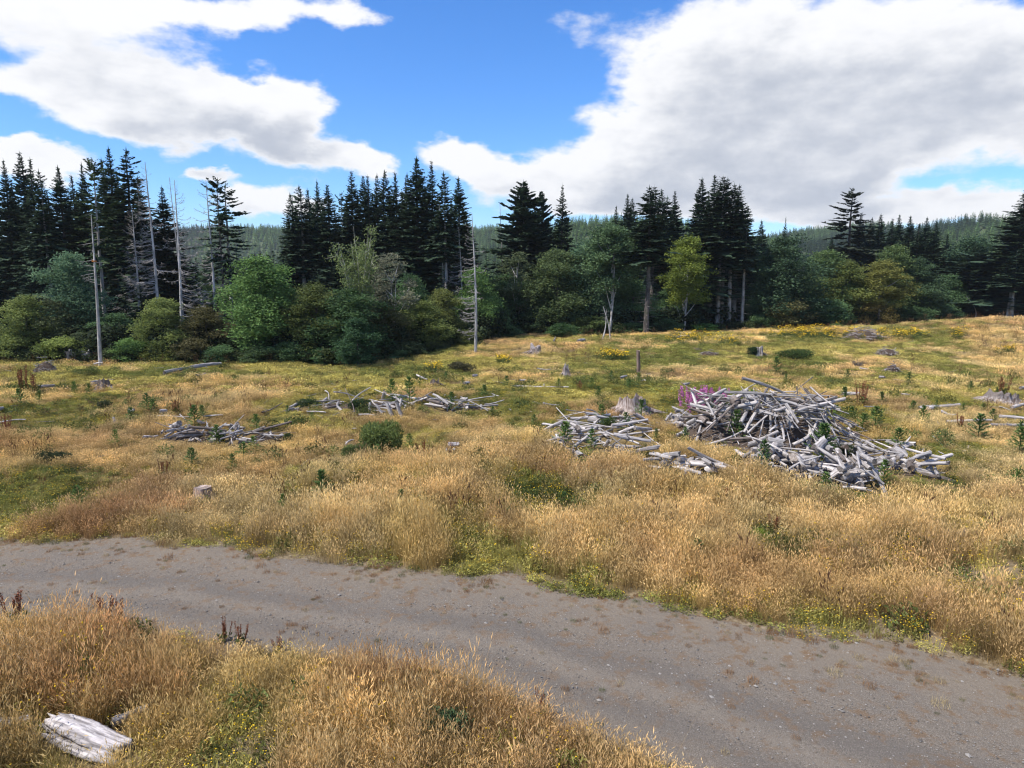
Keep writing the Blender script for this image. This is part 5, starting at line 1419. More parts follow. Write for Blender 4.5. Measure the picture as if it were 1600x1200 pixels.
# -- single pieces lying in the field: ends in the photo, radius
SINGLE = [
    ('log', (1058, 733), (1134, 741), .15, 'pale straight log lying in the straw left of the great spread', W_), ('log', (1062, 742), (1096, 750), .12, 'short pale log under the straight one left of the great spread', W_),
    ('pole', (848, 667), (968, 678), .08, 'long bleached pole along the low spread beside the broken stump', W_), ('pole', (1025, 667), (1108, 668), .05, 'thin pale pole across the small pale pile', W_),
    ('pole', (247, 655), (300, 656), .05, 'thin pale pole in the green weeds above the low pile', W_), ('pole', (318, 655), (349, 654), .06, 'short pale pole right of the thin one in green weeds', W_), ('pole', (282, 652), (291, 662), .045, 'stick lying across the thin pole in the green weeds', G_t),
    ('slab', (250, 651), (261, 649), .14, 'white wood piece in the weeds above the thin pole', W_), ('slab', (202, 650), (210, 649), .14, 'small white wood piece alone in the tan grass', W_),
    ('pole', (225, 691), (247, 687), .09, 'pale pole end at the left tip of the low pile', W_), ('pole', (0, 664), (41, 661), .07, 'pale pole at the left edge of the frame in the midfield', G_t), ('slab', (-3, 650), (5, 647), .2, 'white wood piece cut by the left frame edge', W_),
    ('log', (257, 588), (304, 579), .17, 'long grey fallen log near the left treeline', G_t), ('log', (298, 580), (345, 575), .20, 'grey fallen log ending in a dark butt near the left treeline', G_t), ('pole', (306, 591), (322, 589), .09, 'small grey log below the fallen logs near the left treeline', G_t),
    ('slab', (143, 607), (154, 604), .2, 'pale curved wood piece left of the dark small stump', W_), ('log', (60, 610), (85, 608), .13, 'grey log in the grass below the left brush pile', G_t), ('pole', (147, 572), (161, 571), .1, 'white stick at the foot of the pale bare pole', W_),
    ('pole', (651, 592), (673, 599), .09, 'pale stick beyond the long pile in midfield', W_), ('slab', (739, 594), (746, 592), .16, 'pale wood piece right of the stick beyond the long pile', W_), ('slab', (725, 606), (733, 604), .16, 'grey wood piece below the others beyond the long pile', G_t),
    ('pole', (798, 607), (888, 610), .075, 'long thin pale pole lying left of the small white-rooted stump', W_), ('pole', (848, 637), (873, 638), .08, 'grey stick left of the broken stump', G_t), ('pole', (757, 637), (788, 631), .06, 'pole pointing right beyond the end of the long pile', W_), ('pole', (768, 620), (780, 623), .05, 'thin bent stick above the end of the long pile', W_),
    ('log', (1436, 645), (1500, 639), .12, 'bleached log lying right of the great heap in the green field', W_), ('chunk', (1449, 646), (1456, 645), .17, 'white chunk under the bleached log right of the great heap', W_), ('log', (1478, 665), (1548, 664), .10, 'pale log lying in the right field below the bleached one', W_),
    ('log', (1560, 658), (1602, 661), .13, 'pale log at the right frame edge', W_), ('log', (1580, 643), (1603, 638), .13, 'pale log pointing up at the right frame edge', W_), ('log', (1592, 613), (1604, 611), .14, 'grey log far right beside the small dark stump', G_t), ('log', (1545, 670), (1603, 672), .10, 'long pale log below the others at the right edge', G_t), ('pole', (1470, 652), (1492, 655), .12, 'white broken piece below the bleached log', W_),
    ('slab', (1316, 622), (1340, 621), .16, 'pale log behind the right end of the great heap', W_), ('slab', (1408, 622), (1421, 623), .13, 'grey wood piece in the right field behind the heap', G_t), ('slab', (1374, 596), (1382, 597), .2, 'grey stub in the tan grass before the small pile', G_t), ('pole', (1343, 580), (1357, 581), .1, 'grey stick under the dead bush', G_t),
    ('pole', (1060, 530), (1078, 528), .14, 'pale log before the far wood beside the fresh green bush', W_), ('slab', (1068, 606), (1076, 604), .12, 'pale wood piece behind the pink flowers', W_), ('slab', (970, 595), (978, 592), .12, 'small pale wood piece below the post', W_), ('pole', (1002, 598), (1010, 599), .07, 'pale stick right of the post', W_),
    ('pole', (1350, 640), (1366, 640), .06, 'grey stick in the right field near saplings', G_t), ('pole', (1560, 640), (1580, 645), .05, 'thin grey stick near the right frame edge', G_t), ('slab', (865, 537), (868, 531), .14, 'upright pale splinter before the wood left of birch stems', W_), ('log', (903, 538), (913, 536), .2, 'grey wood lump before the birch stems', G_t),
    ('pole', (480, 648), (510, 650), .06, 'pale stick in the grass below the long pile', W_), ('pole', (560, 652), (585, 654), .06, 'second pale stick in the grass below the long pile', W_), ('pole', (410, 650), (438, 637), .06, 'dark stick at the left tip of the long pile', D_), ('pole', (509, 615), (516, 626), .05, 'thin stick standing slanted over the long pile', W_),
    ('pole', (540, 700), (552, 693), .07, 'pale stick beside the willow bush', W_), ('slab', (700, 706), (716, 704), .16, 'grey block with pale top right of the willow bush', G_t), ('pole', (840, 580), (860, 581), .07, 'grey stick left of the small white-rooted stump', G_t), ('slab', (812, 600), (820, 599), .12, 'low pale piece behind the long thin pole', W_),
]
for (kind, a, b, r, lab, tone) in SINGLE:
    p0, p1 = ground(*a), ground(*b)
    up = Vector((0, 0, r * 1.5 + .14))
    put_log(kind, p0 + up, p1 + up, r, lab, None, tone)
    m_ = int((p1 - p0).length / .35) + 1
    for k in range(m_ + 1):
        q = p0.lerp(p1, k / m_); BLOCKED.append((q.x, q.y - .12, .30 + r))
# upright pale piece
p = ground(183, 667); put_log('slab', p + Vector((.08, 0, -.1)), p + Vector((-.2, 0, .62)), .12, 'white splinter standing upright in the tan grass', None, W_)
for k, (a, bq, lab) in enumerate((((597, 646), (587, 632), 'pale stump root leaning left in the long pile'), ((613, 650), (604, 630), 'thick white post leaning left in the long pile'), ((628, 652), (619, 629), 'thick white post leaning left, right of its twin'), ((577, 645), (578, 629), 'pale post standing in the long pile'), ((625, 640), (627, 622), 'thin pale post behind the white twins'), ((753, 640), (752, 632), 'short pale post at the right end of the long pile'))):
    g = ground(*a); lean_log('log', a, bq, g.y, g.y + .2, .13 if k in (1, 2) else .09, lab, W_)

# -- the bleached slab in the foreground: two plates of split wood
def big_slab():
    rnd = np.random.default_rng(77)
    a = ground(88, 1152); b = ground(196, 1184)
    d = (b - a); L = d.length; mid = (a + b) / 2
    mb = MB()
    n, m = 26, 9
    u = np.linspace(-.5, .5, n) * L
    def plate(w, th, off, z, skew, s):
        rn = np.random.default_rng(s)
        V = []
        l_ = rn.normal(0, .03, n).cumsum() * .25; r_ = rn.normal(0, .03, n).cumsum() * .25
        l_ -= np.linspace(0, l_[-1], n); r_ -= np.linspace(0, r_[-1], n)
        tap = np.sin(np.linspace(.35, 2.6, n)) ** .5
        for side in (1, 0):
            for i in range(n):
                for j in range(m):
                    f = j / (m - 1) - .5
                    ex = (rn.normal(0, .10) if i in (0, n - 1) else 0) + skew * f
                    yv = f * w * tap[i] + off + l_[i] * (f < 0) + r_[i] * (f >= 0) + rn.normal(0, .006)
                    zz = z + side * th * (1 - .5 * (abs(f) * 2) ** 3) + .05 * math.sin(u[i] * 2.3 + s) + (.018 * math.sin(f * 40) + rn.normal(0, .007)) * side + .03 * f
                    V.append((u[i] + ex, yv, zz))
        V = np.array(V); q = []
        for i in range(n - 1):
            for j in range(m - 1):
                A = i * m + j; q += [(A, A + m, A + m + 1, A + 1)]
                B = n * m + A; q += [(B, B + 1, B + m + 1, B + m)]
        for i in range(n - 1):
            for j in (0, m - 1):
                A = i * m + j; B = n * m + A; q += [(A, B, B + m, A + m)] if j == 0 else [(A, A + m, B + m, B)]
        for j in range(m - 1):
            for i in (0, n - 1):
                A = i * m + j; B = n * m + A; q += [(A, A + 1, B + 1, B)] if i == 0 else [(A, B, B + 1, A + 1)]
        return V, np.array(q)
    obs = []
    root = thing('split_log', 'big bleached slab of split log in the foreground grass', 'log', mid + Vector((0, 0, .18)), math.atan2(d.y, d.x), group=None)
    for k, (w, th, off, z, sk, s) in enumerate(((.50, .15, .0, .12, .25, 3), (.42, .12, -.20, -.02, -.3, 5))):
        V, q = plate(w, th, off, z, sk, s)
        mb = MB(); mb.add(V, Q=q); link('split_layer', mb.mesh('split_layer', M_log, smooth=True), root, rot=(.08, .03, 0), color=(1.25, 1.24, 1.27))
    for k in range(9):
        q = a.lerp(b, k / 8); BLOCKED.append((q.x, q.y - .25, .42)); BLOCKED.append((q.x, q.y + .1, .36))
big_slab()
for (kind, a, b_, r, lab) in (('log', (0, 1146), (48, 1138), .12, 'thin grey log half hidden at the left foreground edge'), ('log', (176, 1142), (232, 1120), .11, 'grey log buried in the foreground grass behind the bleached slab')):
    p0, p1 = ground(*a), ground(*b_); up = Vector((0, 0, r + .10)); put_log(kind, p0 + up, p1 + up, r, lab, None, G_t)
    for k in range(5):
        q = p0.lerp(p1, k / 4); BLOCKED.append((q.x, q.y - .2, .42))

# ================================================================== stumps, post, brush
def stump(px, py, r, h, label, seed, flare=1.5, tilt=(0, 0), rough=.18, hollow=False, roots=5, tone=(1, 1, 1), lo_front=0.0, scale=(1, 1, 1)):
    rnd = np.random.default_rng(seed); g = ground(px, py)
    root = thing('tree_stump', label, 'stump', g, rnd.uniform(-.3, .3), scale)
    root.rotation_euler.x, root.rotation_euler.y = tilt
    mb = MB(); n, k = 26, 9
    a = np.arange(n) * 2 * math.pi / n
    zs = np.linspace(-.2, h, k)
    fl = 1 + .16 * np.sin(a * roots + rnd.uniform(0, 6)) + rnd.normal(0, .06, n)
    V = []
    topz = rnd.normal(0, rough * h, n); topz = (topz + np.roll(topz, 1)) * .6 - lo_front * h * np.clip(-np.sin(a), 0, 1)
    for i, z in enumerate(zs):
        f = i / (k - 1); rr = r * (1 + (flare - 1) * (1 - f) ** 2.4) * (1 + (fl - 1) * (1.6 - f))
        V.append(np.stack([rr * np.cos(a), rr * np.sin(a), np.full(n, z) + topz * f ** 2], -1))
    V = np.array(V)
    ii, jj = np.meshgrid(np.arange(k - 1), np.arange(n), indexing='ij'); j2 = (jj + 1) % n
    mb.add(V.reshape(-1, 3), Q=np.stack([ii * n + jj, ii * n + j2, (ii + 1) * n + j2, (ii + 1) * n + jj], -1).reshape(-1, 4))
    sw_ = link('stump_wood', mb.mesh('stump_wood', M_stump), root, color=tone)
    tb = MB(); ring = V[-1]; inner = ring * [.72, .72, 1] - [0, 0, (.35 * h if hollow else .03)]; c = inner.mean(0)
    rr_ = np.vstack([ring, inner, c]); j = np.arange(n); jn = (j + 1) % n
    tb.add(rr_, Q=np.stack([j, jn, n + jn, n + j], -1), T=np.stack([n + j, n + jn, np.full(n, 2 * n)], -1))
    link('cut_top', tb.mesh('cut_top', M_cut if hollow else M_log, smooth=False), root, color=tone)
    for q in range(roots):
        b_ = rnd.uniform(0, 6.28) if q > 1 else (0.1, 3.0)[q]
        d = np.array([math.cos(b_), math.sin(b_), 0]); L = r * rnd.uniform(1.4, 2.4)
        rm = MB(); tube(rm, [d * r * .7 + [0, 0, h * .45], d * (r + L * .35) + [0, 0, h * .16], d * (r + L) + [0, 0, -.1]], [r * .28, r * .2, r * .07], 6)
        link('root', rm.mesh('stump_root', M_stump), sw_, color=tone)
    BLOCKED.append((g.x, g.y - .1, r * flare * 1.15))
    return root
stump(319, 781, .33, .58, 'cut grey stump with flat pale top in the tan bank grass', 21, 1.35, rough=.04, tone=(1.15, .98, .88))
stump(988, 646, .85, 1.0, 'big broken grey stump with splintered hollow front', 22, 1.9, rough=.22, hollow=True, roots=7, lo_front=.2, tone=(1.1, 1.02, 1.0))
stump(884, 587, .30, .75, 'small stump with white roots alone in the green midfield', 23, 2.0, rough=.3, roots=4, tone=(1.1, 1.05, 1.05))
stump(1499, 848, .42, .35, 'dark low stump in the grass right of the bank', 24, 1.5, rough=.25, hollow=True, tone=(.7, .68, .68))
stump(1186, 556, .42, .9, 'pale stump beside a dark little bush at the far right field', 25, 1.3, rough=.15, tone=(1.1, 1.1, 1.1))
stump(836, 552, .55, .7, 'grey broken stump in the green grass before the dark trees', 26, 1.6, rough=.3, tone=(.9, .85, .85))
stump(163, 606, .45, .65, 'dark stump beside the pale curved wood near the left treeline', 27, 1.6, rough=.3, hollow=True, tone=(.6, .55, .52))
stump(680, 603, .35, .5, 'dark small stump beyond the long pile', 28, 1.6, rough=.25, hollow=True, tone=(.6, .55, .5))
stump(136, 567, .5, 1.1, 'pale stump at the treeline left of the pale bare pole', 29, 1.3, rough=.2, tone=(.9, .9, .88))
stump(111, 567, .5, 1.2, 'lichened stump at the treeline beside the lime bush', 30, 1.4, rough=.2, tone=(.95, .92, .85))
stump(1580, 628, .42, .55, 'small dark stump with white streaks near the right frame edge', 31, 1.7, rough=.3, hollow=True, tone=(.8, .78, .8))
stump(704, 712, .28, .35, 'small cut stump in the straw right of the willow bush', 32, 1.3, rough=.08, tone=(.9, .9, .9))
stump(1558, 628, .8, .6, 'wide broken root stump in the right field', 33, 1.8, rough=.35, hollow=True, roots=7, tone=(.95, .92, .92))

def post():
    g = ground(997, 584); tp = at_depth(996, 548, g.y)
    root = thing('wooden_post', 'rough brown wooden post standing alone in the midfield', 'post', g)
    mb = MB(); h = tp.z - g.z
    rnd = np.random.default_rng(3)
    tube(mb, [(0, 0, -.3), (.03, 0, h * .3), (-.02, 0, h * .65), (-.05, 0, h)], [.20, .19, .17, .16], 9, cap=True, capmat=1, jag=.06, rnd=rnd, flute=1 + rnd.normal(0, .1, (4, 9)))
    link('post_shaft', mb.mesh('post_shaft', [M_bark, M_cut]), root, color=(1.7, 1.45, 1.3))
post()

def brush_pile(px, py, wpx, h, label, n, seed, tone=(.9, .86, .84), up=.15, thick=.03, name='brush_pile', cat='brush pile', kind='heap', green=False):
    rnd = np.random.default_rng(seed); g = ground(px, py); w = wpx * g.y / FPX / 2
    root = thing(name, label, cat, g)
    for k in range(n):
        a = rnd.uniform(0, 6.28); q = math.sqrt(rnd.random()); x, y = math.cos(a) * w * q, math.sin(a) * w * .7 * q
        z = h * (1 - q ** 1.6) * rnd.uniform(.3, 1.1) + .05
        L = rnd.uniform(.35, .95) * w * .75; b_ = rnd.uniform(0, 6.28)
        s = rnd.normal(up, .25) if kind == 'heap' else rnd.uniform(.5, 1.4)
        d = np.array([math.cos(b_), math.sin(b_), s]); d = d / np.linalg.norm(d) * L
        if kind == 'bush': x *= .25; y *= .25; z = 0
        m = MB(); t = np.linspace(-.5, .5, 4) if kind == 'heap' else np.linspace(0, 1, 4)
        P = np.array([x, y, z]) + t[:, None] * d + rnd.normal(0, .05, (4, 3)) * L * .5
        tube(m, P, thick * np.array([1, .85, .65, .35]) * rnd.uniform(.5, 1.6), 5)
        if kind == 'bush' or rnd.random() < .4:
            for _ in range(4):
                i = rnd.integers(1, 4); e = rnd.normal(0, 1, 3) * .25 * L; e[2] = abs(e[2]); tube(m, [P[i], P[i] + e], [thick * .4, .006], 3)
        link('stick', m.mesh('stick', M_dead), root, color=tone)
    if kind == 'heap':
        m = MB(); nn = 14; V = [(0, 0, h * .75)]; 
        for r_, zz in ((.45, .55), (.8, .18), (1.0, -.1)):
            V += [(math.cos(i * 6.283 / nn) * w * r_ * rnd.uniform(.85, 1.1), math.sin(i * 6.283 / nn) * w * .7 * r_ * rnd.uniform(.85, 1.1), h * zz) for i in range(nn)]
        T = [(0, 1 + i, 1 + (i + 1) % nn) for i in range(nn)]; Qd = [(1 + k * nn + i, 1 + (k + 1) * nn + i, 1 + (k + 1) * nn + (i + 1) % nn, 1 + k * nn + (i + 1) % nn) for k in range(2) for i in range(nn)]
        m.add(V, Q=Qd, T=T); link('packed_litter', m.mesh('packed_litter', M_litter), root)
        BLOCKED.append((g.x, g.y, w * .8))
brush_pile(1350, 528, 58, 1.5, 'pale brush pile before the far wood with yellow flowers round it', 90, 51, (1.25, 1.2, 1.2))
brush_pile(1387, 554, 36, .9, 'grey brush pile in the tan grass below the far one', 60, 52, (1.05, 1.0, 1.0))
brush_pile(1394, 581, 26, 1.0, 'small dark pile of broken wood right of the dead bush', 46, 53, (.9, .86, .88), thick=.05)
brush_pile(1340, 573, 36, 1.5, 'dead leafless bush of dark sticks in the right field', 34, 54, (.45, .42, .4), kind='bush', name='dead_bush', cat='bush')
brush_pile(72, 582, 40, 1.5, 'grey brush pile at the left treeline below the lime bush', 80, 55, (.8, .78, .76))
brush_pile(1108, 555, 34, .6, 'low scatter of grey sticks at the far field left of the pale stump', 26, 56, (.9, .86, .84))
brush_pile(1090, 549, 20, 1.0, 'dead twiggy bush beside the far grey sticks', 20, 57, (.6, .55, .5), kind='bush', name='dead_bush', cat='bush')

# ================================================================== plants one could count
print('saplings')
def sapling_mesh(seed, n_wh=9, per=6):
    rnd = np.random.default_rng(seed); mb = MB(); C = []; U = []; W = []; T = []
    tube(mb, [(0, 0, -.08), (.01, 0, .5), (0, 0, .98)], [.022, .015, .005], 5, tint=.1)
    for k in range(n_wh):
        f = (k + .4) / n_wh; L0 = .36 * (1 - f) ** .8 + .05
        for j in range(per):
            a = j * 6.283 / per + k * .7 + rnd.normal(0, .3); el = .15 + .75 * f + rnd.normal(0, .15); L = L0 * rnd.uniform(.7, 1.25)
            d = np.array([math.cos(a) * math.cos(el), math.sin(a) * math.cos(el), math.sin(el)])
            for t in (.3, .55, .8, 1.0):
                p = np.array([0, 0, f * .95]) + d * L * t
                for s in (-1, 0, 1):
                    u = norm(d + s * .8 * np.array([-math.sin(a), math.cos(a), 0]) + rnd.normal(0, .2, 3)) * .045 * (1.3 if s == 0 else 1)
                    C.append(p + u * .8); U.append(u); W.append(norm(np.cross(u, rnd.normal(0, .5, 3) + [0, 0, 1])) * .017); T.append(np.clip(rnd.normal(.4 + .25 * t, .15), 0, 1))
    leaves(mb, np.array(C), np.array(U), np.array(W), np.array(T), fold=.3)
    return mb.mesh('sapling', M_needle, False)
SAP = [sapling_mesh(600 + k, 8 + k % 3, 6 + k % 2) for k in range(5)]
KNOWN = [(880, 704, 36, 1), (126, 795, 26, 1), (505, 780, 36, 0), (627, 796, 26, 1), (1284, 722, 44, 1), (1320, 632, 20, 1), (1400, 702, 24, 0), (1366, 672, 26, 1), (1345, 676, 22, 0), (1442, 666, 22, 1), (1526, 692, 30, 1), (1592, 710, 28, 1), (1550, 663, 16, 1), (1380, 760, 30, 0), (1288, 775, 28, 0),
         (305, 672, 28, 1), (402, 676, 22, 1), (338, 694, 22, 1), (640, 633, 34, 1), (613, 628, 28, 1), (705, 640, 22, 1), (1170, 660, 38, 1), (1150, 690, 36, 1), (1192, 735, 36, 1), (1002, 655, 24, 0), (1112, 680, 36, 1), (980, 672, 22, 0), (940, 660, 22, 0), (925, 702, 26, 1), (230, 643, 20, 0), (206, 662, 18, 0),
         (140, 620, 14, 0), (118, 617, 14, 0), (62, 632, 14, 0), (35, 635, 18, 0), (180, 700, 20, 0), (240, 646, 16, 0), (590, 722, 22, 1), (640, 700, 18, 0), (925, 608, 14, 0), (955, 592, 10, 0), (997, 600, 14, 0), (983, 610, 14, 0), (935, 624, 16, 0), (872, 607, 12, 0), (862, 592, 9, 0), (792, 607, 16, 0), (758, 622, 16, 0), (723, 605, 12, 0),
         (697, 596, 12, 0), (655, 608, 10, 0), (1212, 585, 20, 0), (1228, 601, 12, 0), (1325, 594, 12, 0), (1378, 632, 14, 0), (1425, 646, 14, 0), (1462, 642, 12, 0), (1515, 614, 12, 0), (1480, 604, 8, 0), (1420, 602, 14, 0), (1504, 648, 12, 0), (1534, 648, 12, 0), (1592, 682, 16, 0), (1585, 770, 24, 1), (1290, 790, 0, 0),
         (1088, 872, 26, 0), (816, 855, 0, 0), (395, 705, 18, 0), (380, 720, 22, 0), (300, 730, 22, 0), (318, 655, 16, 0), (1025, 690, 16, 0), (1070, 690, 18, 0), (1250, 640, 0, 0), (1305, 660, 20, 0), (1330, 655, 14, 0), (488, 660, 12, 0), (450, 650, 12, 0), (770, 650, 12, 0), (835, 665, 14, 0), (135, 1078, 38, 0),
         (880, 795, 22, 0), (795, 815, 20, 0), (365, 735, 20, 0), (445, 800, 22, 0), (30, 1030, 0, 0)]
sap_items = []
LAND = [('the great log heap', 1222, 670), ('the broken stump', 988, 630), ('the long midfield pile', 620, 635), ('the low pile', 345, 688), ('the willow bush', 590, 700), ('the cut stump', 319, 775), ('the wooden post', 997, 570), ('the left treeline', 60, 590), ('the right frame edge', 1590, 680), ('the spread before the heap', 1350, 745), ('the low pale spread', 930, 690), ('the lime grass tuft', 650, 770), ('the foreground slab', 140, 1160), ('the road edge', 1000, 880), ('the dead bush', 1340, 570)]
for (px, py, hpx, kn) in KNOWN:
    if not hpx: continue
    g = ground(px, py); hh = hpx * g.length / FPX * 1.3
    o = link('fir_sapling', random.choice(SAP), loc=g, rot=(random.gauss(0, .05), random.gauss(0, .05), random.uniform(0, 6.28)), scale=(hh * random.uniform(.85, 1.2),) * 2 + (hh,), color=lerp3((.07, .13, .04), (.11, .18, .045), random.random()))
    tag(o, None, 'sapling', 'fir saplings growing over the field')
    nm, lx, ly = min(LAND, key=lambda q: (q[1] - px) ** 2 + ((q[2] - py) * 2.2) ** 2)
    dx, dy = px - lx, (py - ly) * 2.2
    rel = ('right of' if dx > 0 else 'left of') if abs(dx) > abs(dy) else ('in front of' if dy > 0 else 'behind')
    size = 'tiny' if hh < .75 else 'small' if hh < 1.15 else 'bushy'
    sap_items.append((f"{size} green fir sapling {rel} {nm}", px, o))
by = {}
for w, px, o in sap_items: by.setdefault(w, []).append((px, o))
for w, l in by.items():
    l.sort(key=lambda q: q[0])
    for i, (px, o) in enumerate(l): o['label'] = w if len(l) == 1 else f"{w}, {ordinal(i)} from left"

# rusty dock spikes
def dock(seed):
    rnd = np.random.default_rng(seed); mb = MB(); lf = MB()
    for k in range(9):
        a = rnd.uniform(0, 6.28); r = .18 * rnd.random(); b_ = np.array([math.cos(a) * r, math.sin(a) * r, 0]); h = rnd.uniform(.7, 1.05); tp = b_ * 2.2 + [0, 0, h]
        tube(mb, [b_, tp], [.008, .005], 4, tint=.2)
        t = rnd.uniform(.38, 1, 70); c = b_ + (tp - b_) * t[:, None] + rnd.normal(0, .018, (70, 3)); u = norm(rnd.normal(0, 1, (70, 3))) * .022
        leaves(mb, c, u, norm(np.cross(u, rnd.normal(0, 1, (70, 3)))) * .014, rnd.random(70))
    c = rnd.normal(0, .13, (60, 3)); c[:, 2] = rnd.uniform(.05, .4, 60); u = norm(rnd.normal(0, 1, (60, 3)) + [0, 0, .6]) * .11
    leaves(lf, c, u, norm(np.cross(u, rnd.normal(0, 1, (60, 3)))) * .03, rnd.random(60), fold=.3)
    return mb.mesh('dock_spikes', M_rust, False), lf.mesh('dock_leaves', M_leaf, False)
DOCK = [dock(s) for s in (701, 702, 703)]
docks = [(28, 965, 46, 'rusty dock spikes at the left frame corner by the road'), (160, 968, 46, 'tall rusty dock spikes on the near road verge at left'), (185, 968, 40, 'darker rusty dock spikes right beside the tall ones'), (350, 990, 34, 'rusty dock clump on the near road verge'), (375, 995, 34, 'rusty dock clump right beside its twin on the verge'), (436, 1006, 26, 'small single dock spike on the near verge'),
         (845, 1108, 44, 'dark red dock clump at the tip of the near grass'), (662, 712, 30, 'dark rusty dock right of the willow bush'), (705, 712, 26, 'reddish low dock right of the willow bush'), (1210, 832, 30, 'rusty dock behind the lime grass tuft'), (255, 740, 24, 'brown dock in the bank grass above the cut stump'), (1135, 782, 26, 'brown dock in the straw below the great heap'),
         (55, 610, 26, 'brown dock stalks below the left brush pile'), (35, 605, 30, 'brown dock stalks left of the others below the brush pile'), (10, 678, 28, 'brown dock stalks at the left frame edge'), (300, 645, 20, 'brown dock stalks in the straw beyond the thin pole'), (275, 640, 20, 'brown dock stalks left of the others beyond the thin pole'), (1345, 628, 32, 'tall orange-brown dock stalk behind the heap right end'), (1565, 615, 26, 'tall brown dock stalk by the root stump'), (1500, 668, 22, 'brown dock stalk by the pale log in the right field'), (905, 606, 16, 'brown dock right of the small white-rooted stump'), (1080, 625, 20, 'brown dock stalk left of the pink flowers')]
for i, (px, py, hpx, lab) in enumerate(docks):
    g = ground(px, py + (14 if py > 900 else 6)); hh = hpx * g.length / FPX * 1.1
    root = thing('dock_plant', lab, 'plant', g, random.uniform(0, 6), (hh, hh, hh), 'rusty dock plants')
    a_, b_ = DOCK[i % 3]; link('seed_spikes', a_, root); link('leaves', b_, root, color=(.10, .12, .035))

# willow bush, bramble, fireweed, small bushes
def bush(px, py, wpx, hpx, label, col, seed, n=2600, leaf=.07, narrow=.28, name='field_bush', lobes=5, up=.5, group='bushes in the open field'):
    rnd = np.random.default_rng(seed); g = ground(px, py); D = g.length; w = wpx * D / FPX / 2; h = hpx * D / FPX * 1.08
    root = thing(name, label, 'bush', g, 0, (1, 1, 1), group)
    st = MB()
    for k in range(12):
        a = rnd.uniform(0, 6.28); tp = np.array([math.cos(a) * w * .6 * rnd.random(), math.sin(a) * w * .6 * rnd.random(), h * rnd.uniform(.6, .95)])
        tube(st, [tp * [.15, .15, 0] - [0, 0, .05], tp * [.6, .6, .5], tp], [.022, .014, .006], 4)
    link('stems', st.mesh('bush_stems', M_bark), root, color=(1, 1, 1))
    L = [(rnd.uniform(-.5, .5) * w, rnd.uniform(-.4, .4) * w, h * rnd.uniform(.35, .6), rnd.uniform(.45, .65)) for _ in range(lobes)]
    d = norm(rnd.normal(0, 1, (n, 3)) + [0, 0, .3]); k = rnd.integers(0, lobes, n); LL = np.array(L)[k]
    c = LL[:, :3] + d * np.stack([w * LL[:, 3], w * LL[:, 3] * .8, h * .45 * np.ones(n)], -1) * rnd.uniform(.55, 1.08, n)[:, None]
    c[:, 2] = np.maximum(c[:, 2], rnd.uniform(.02, .25, n) * h)
    u = norm(rnd.normal(0, .7, (n, 3)) + d * .5 + [0, 0, up]) * (leaf * rnd.uniform(.6, 1.4, n))[:, None]
    mb = MB(); leaves(mb, c, u, norm(np.cross(u, rnd.normal(0, 1, (n, 3)))) * leaf * narrow, np.clip(rnd.normal(.45, .2, n) + d[:, 2] * .15, 0, 1), fold=.3)
    link('foliage', mb.mesh('bush_foliage', M_leaf, False), root, color=col)
    BLOCKED.append((g.x, g.y, w * (.6 if name != 'bramble_bush' else .25)))
    return root, w, h
bush(596, 716, 74, 54, 'rounded green willow bush alone in the straw field', (.15, .195, .06), 1, 6500, .11, .22)
bush(558, 722, 50, 28, 'low left shoulder bush joined to the willow', (.15, .185, .065), 2, 2400, .09, .22)
bush(692, 1165, 96, 62, 'dark green leafy bramble in the foreground grass', (.10, .16, .075), 3, 2600, .055, .5, name='bramble_bush', lobes=8)
bush(680, 1090, 60, 40, 'upper green bramble behind the dark foreground one', (.10, .15, .05), 4, 1500, .05, .5, name='bramble_bush', lobes=7)
bush(135, 1075, 34, 30, 'small bright green bush in the foreground grass at left', (.09, .17, .03), 5, 700, .05, .4)
bush(450, 690, 22, 12, 'low green bush right of the low pile', (.05, .08, .025), 6, 900, .08, .3)
bush(345, 692, 20, 16, 'green bush growing in the low pile', (.06, .10, .03), 7, 700, .07, .3)
bush(1178, 556, 26, 14, 'dark little bush left of the pale far stump', (.04, .07, .03), 8, 900, .12, .3)
bush(160, 636, 32, 8, 'low grey-green bush in the left midfield', (.07, .085, .04), 9, 700, .1, .3)
bush(1240, 560, 60, 12, 'wide green thicket in the far right field', (.06, .095, .03), 10, 1500, .14, .3)
bush(725, 578, 50, 12, 'low brown-green thicket before the white snag', (.09, .085, .045), 11, 1200, .12, .3)
bush(480, 640, 46, 14, 'green branches lying over the left of the long pile', (.045, .075, .03), 12, 1500, .09, .25)
bush(560, 640, 44, 14, 'green branches in the middle of the long pile', (.045, .075, .03), 13, 1500, .09, .25)
bush(1185, 850, 26, 18, 'lime tuft of tall sedge in the bank right of centre', (.17, .26, .03), 14, 900, .16, .08, up=1.4)
bush(645, 775, 40, 10, 'lime tuft of sedge in the bank straw', (.17, .27, .03), 15, 900, .16, .08, up=1.4)
bush(80, 725, 60, 14, 'dark low bush in the left bank', (.05, .065, .03), 16, 1300, .07, .4)
bush(830, 815, 40, 18, 'dark green weed patch in the bank middle', (.06, .085, .03), 17, 1300, .06, .4)
bush(950, 668, 30, 16, 'green weeds among the low pale spread', (.07, .11, .03), 18, 800, .07, .3)
bush(1142, 660, 50, 34, 'dark green weeds growing under the left side of the great heap', (.045, .08, .035), 19, 1600, .07, .3)
bush(1310, 712, 46, 18, 'dark weeds at the right foot of the great heap', (.05, .075, .03), 20, 1200, .07, .3)
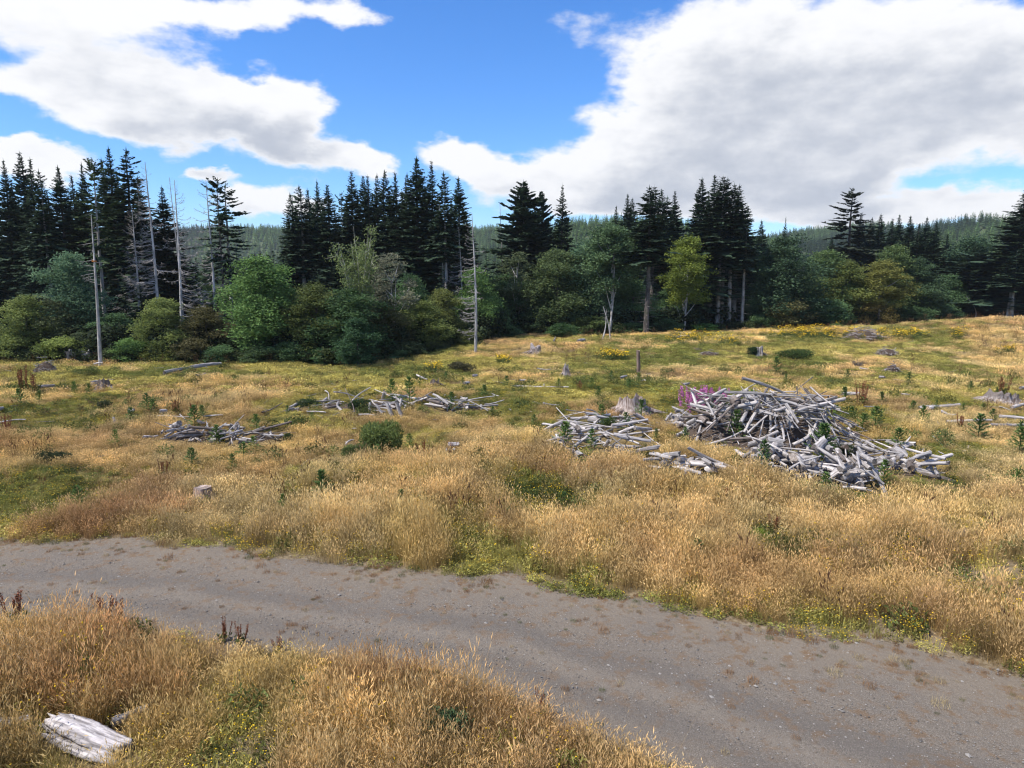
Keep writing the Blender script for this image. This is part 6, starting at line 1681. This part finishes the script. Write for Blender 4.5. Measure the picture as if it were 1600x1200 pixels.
bush(1278, 712, 30, 10, 'green weeds behind the sapling before the great heap', (.06, .095, .03), 21, 700, .07, .3)
bush(876, 528, 40, 22, 'green bush before the wood left of the grey wood lump', (.05, .10, .04), 22, 1400, .13, .35)
bush(1225, 880, 90, 22, 'dark green weedy patch on the bank at right', (.075, .09, .03), 23, 2200, .06, .4)

def fireweed():
    rt, w, h = bush(1094, 670, 66, 52, 'pink flowering heather-like bush at the left of the great heap', (.06, .075, .035), 30, 1300, .06, .3, name='fireweed')
    rnd = np.random.default_rng(9); mb = MB()
    for k in range(130):
        x, y = rnd.normal(0, .5) * w, rnd.normal(0, .4) * w; z0 = h * rnd.uniform(.5, .95); hh = rnd.uniform(.3, .7)
        t = rnd.random(46); c = np.array([x, y, z0]) + np.stack([rnd.normal(0, .03, 46), rnd.normal(0, .03, 46), t * hh], -1); u = norm(rnd.normal(0, 1, (46, 3))) * .040
        leaves(mb, c, u, norm(np.cross(u, rnd.normal(0, 1, (46, 3)))) * .032, rnd.random(46))
    link('blossoms', mb.mesh('pink_blossoms', M_pink, False), rt)
fireweed()

all_grass()

# ================================================================== the air
hz = MB()
X0, X1, Y0, Y1, Z0, Z1 = -4300, 4300, -330, 6200, -30, 165
hz.add([(X0, Y0, Z0), (X1, Y0, Z0), (X1, Y1, Z0), (X0, Y1, Z0), (X0, Y0, Z1), (X1, Y0, Z1), (X1, Y1, Z1), (X0, Y1, Z1)], Q=[[0, 3, 2, 1], [4, 5, 6, 7], [0, 1, 5, 4], [1, 2, 6, 5], [2, 3, 7, 6], [3, 0, 4, 7]])
m_haze, t = new_mat('haze')
pv = nd(t, 'ShaderNodeVolumePrincipled')
pv.inputs['Color'].default_value = (.86, .94, 1.0, 1)
pv.inputs['Density'].default_value = 0.00009
pv.inputs['Anisotropy'].default_value = 0.2
o_ = t.nodes.new('ShaderNodeOutputMaterial'); t.links.new(pv.outputs[0], o_.inputs['Volume'])
tag(link('haze', hz.mesh('haze', m_haze, False)), kind='stuff')
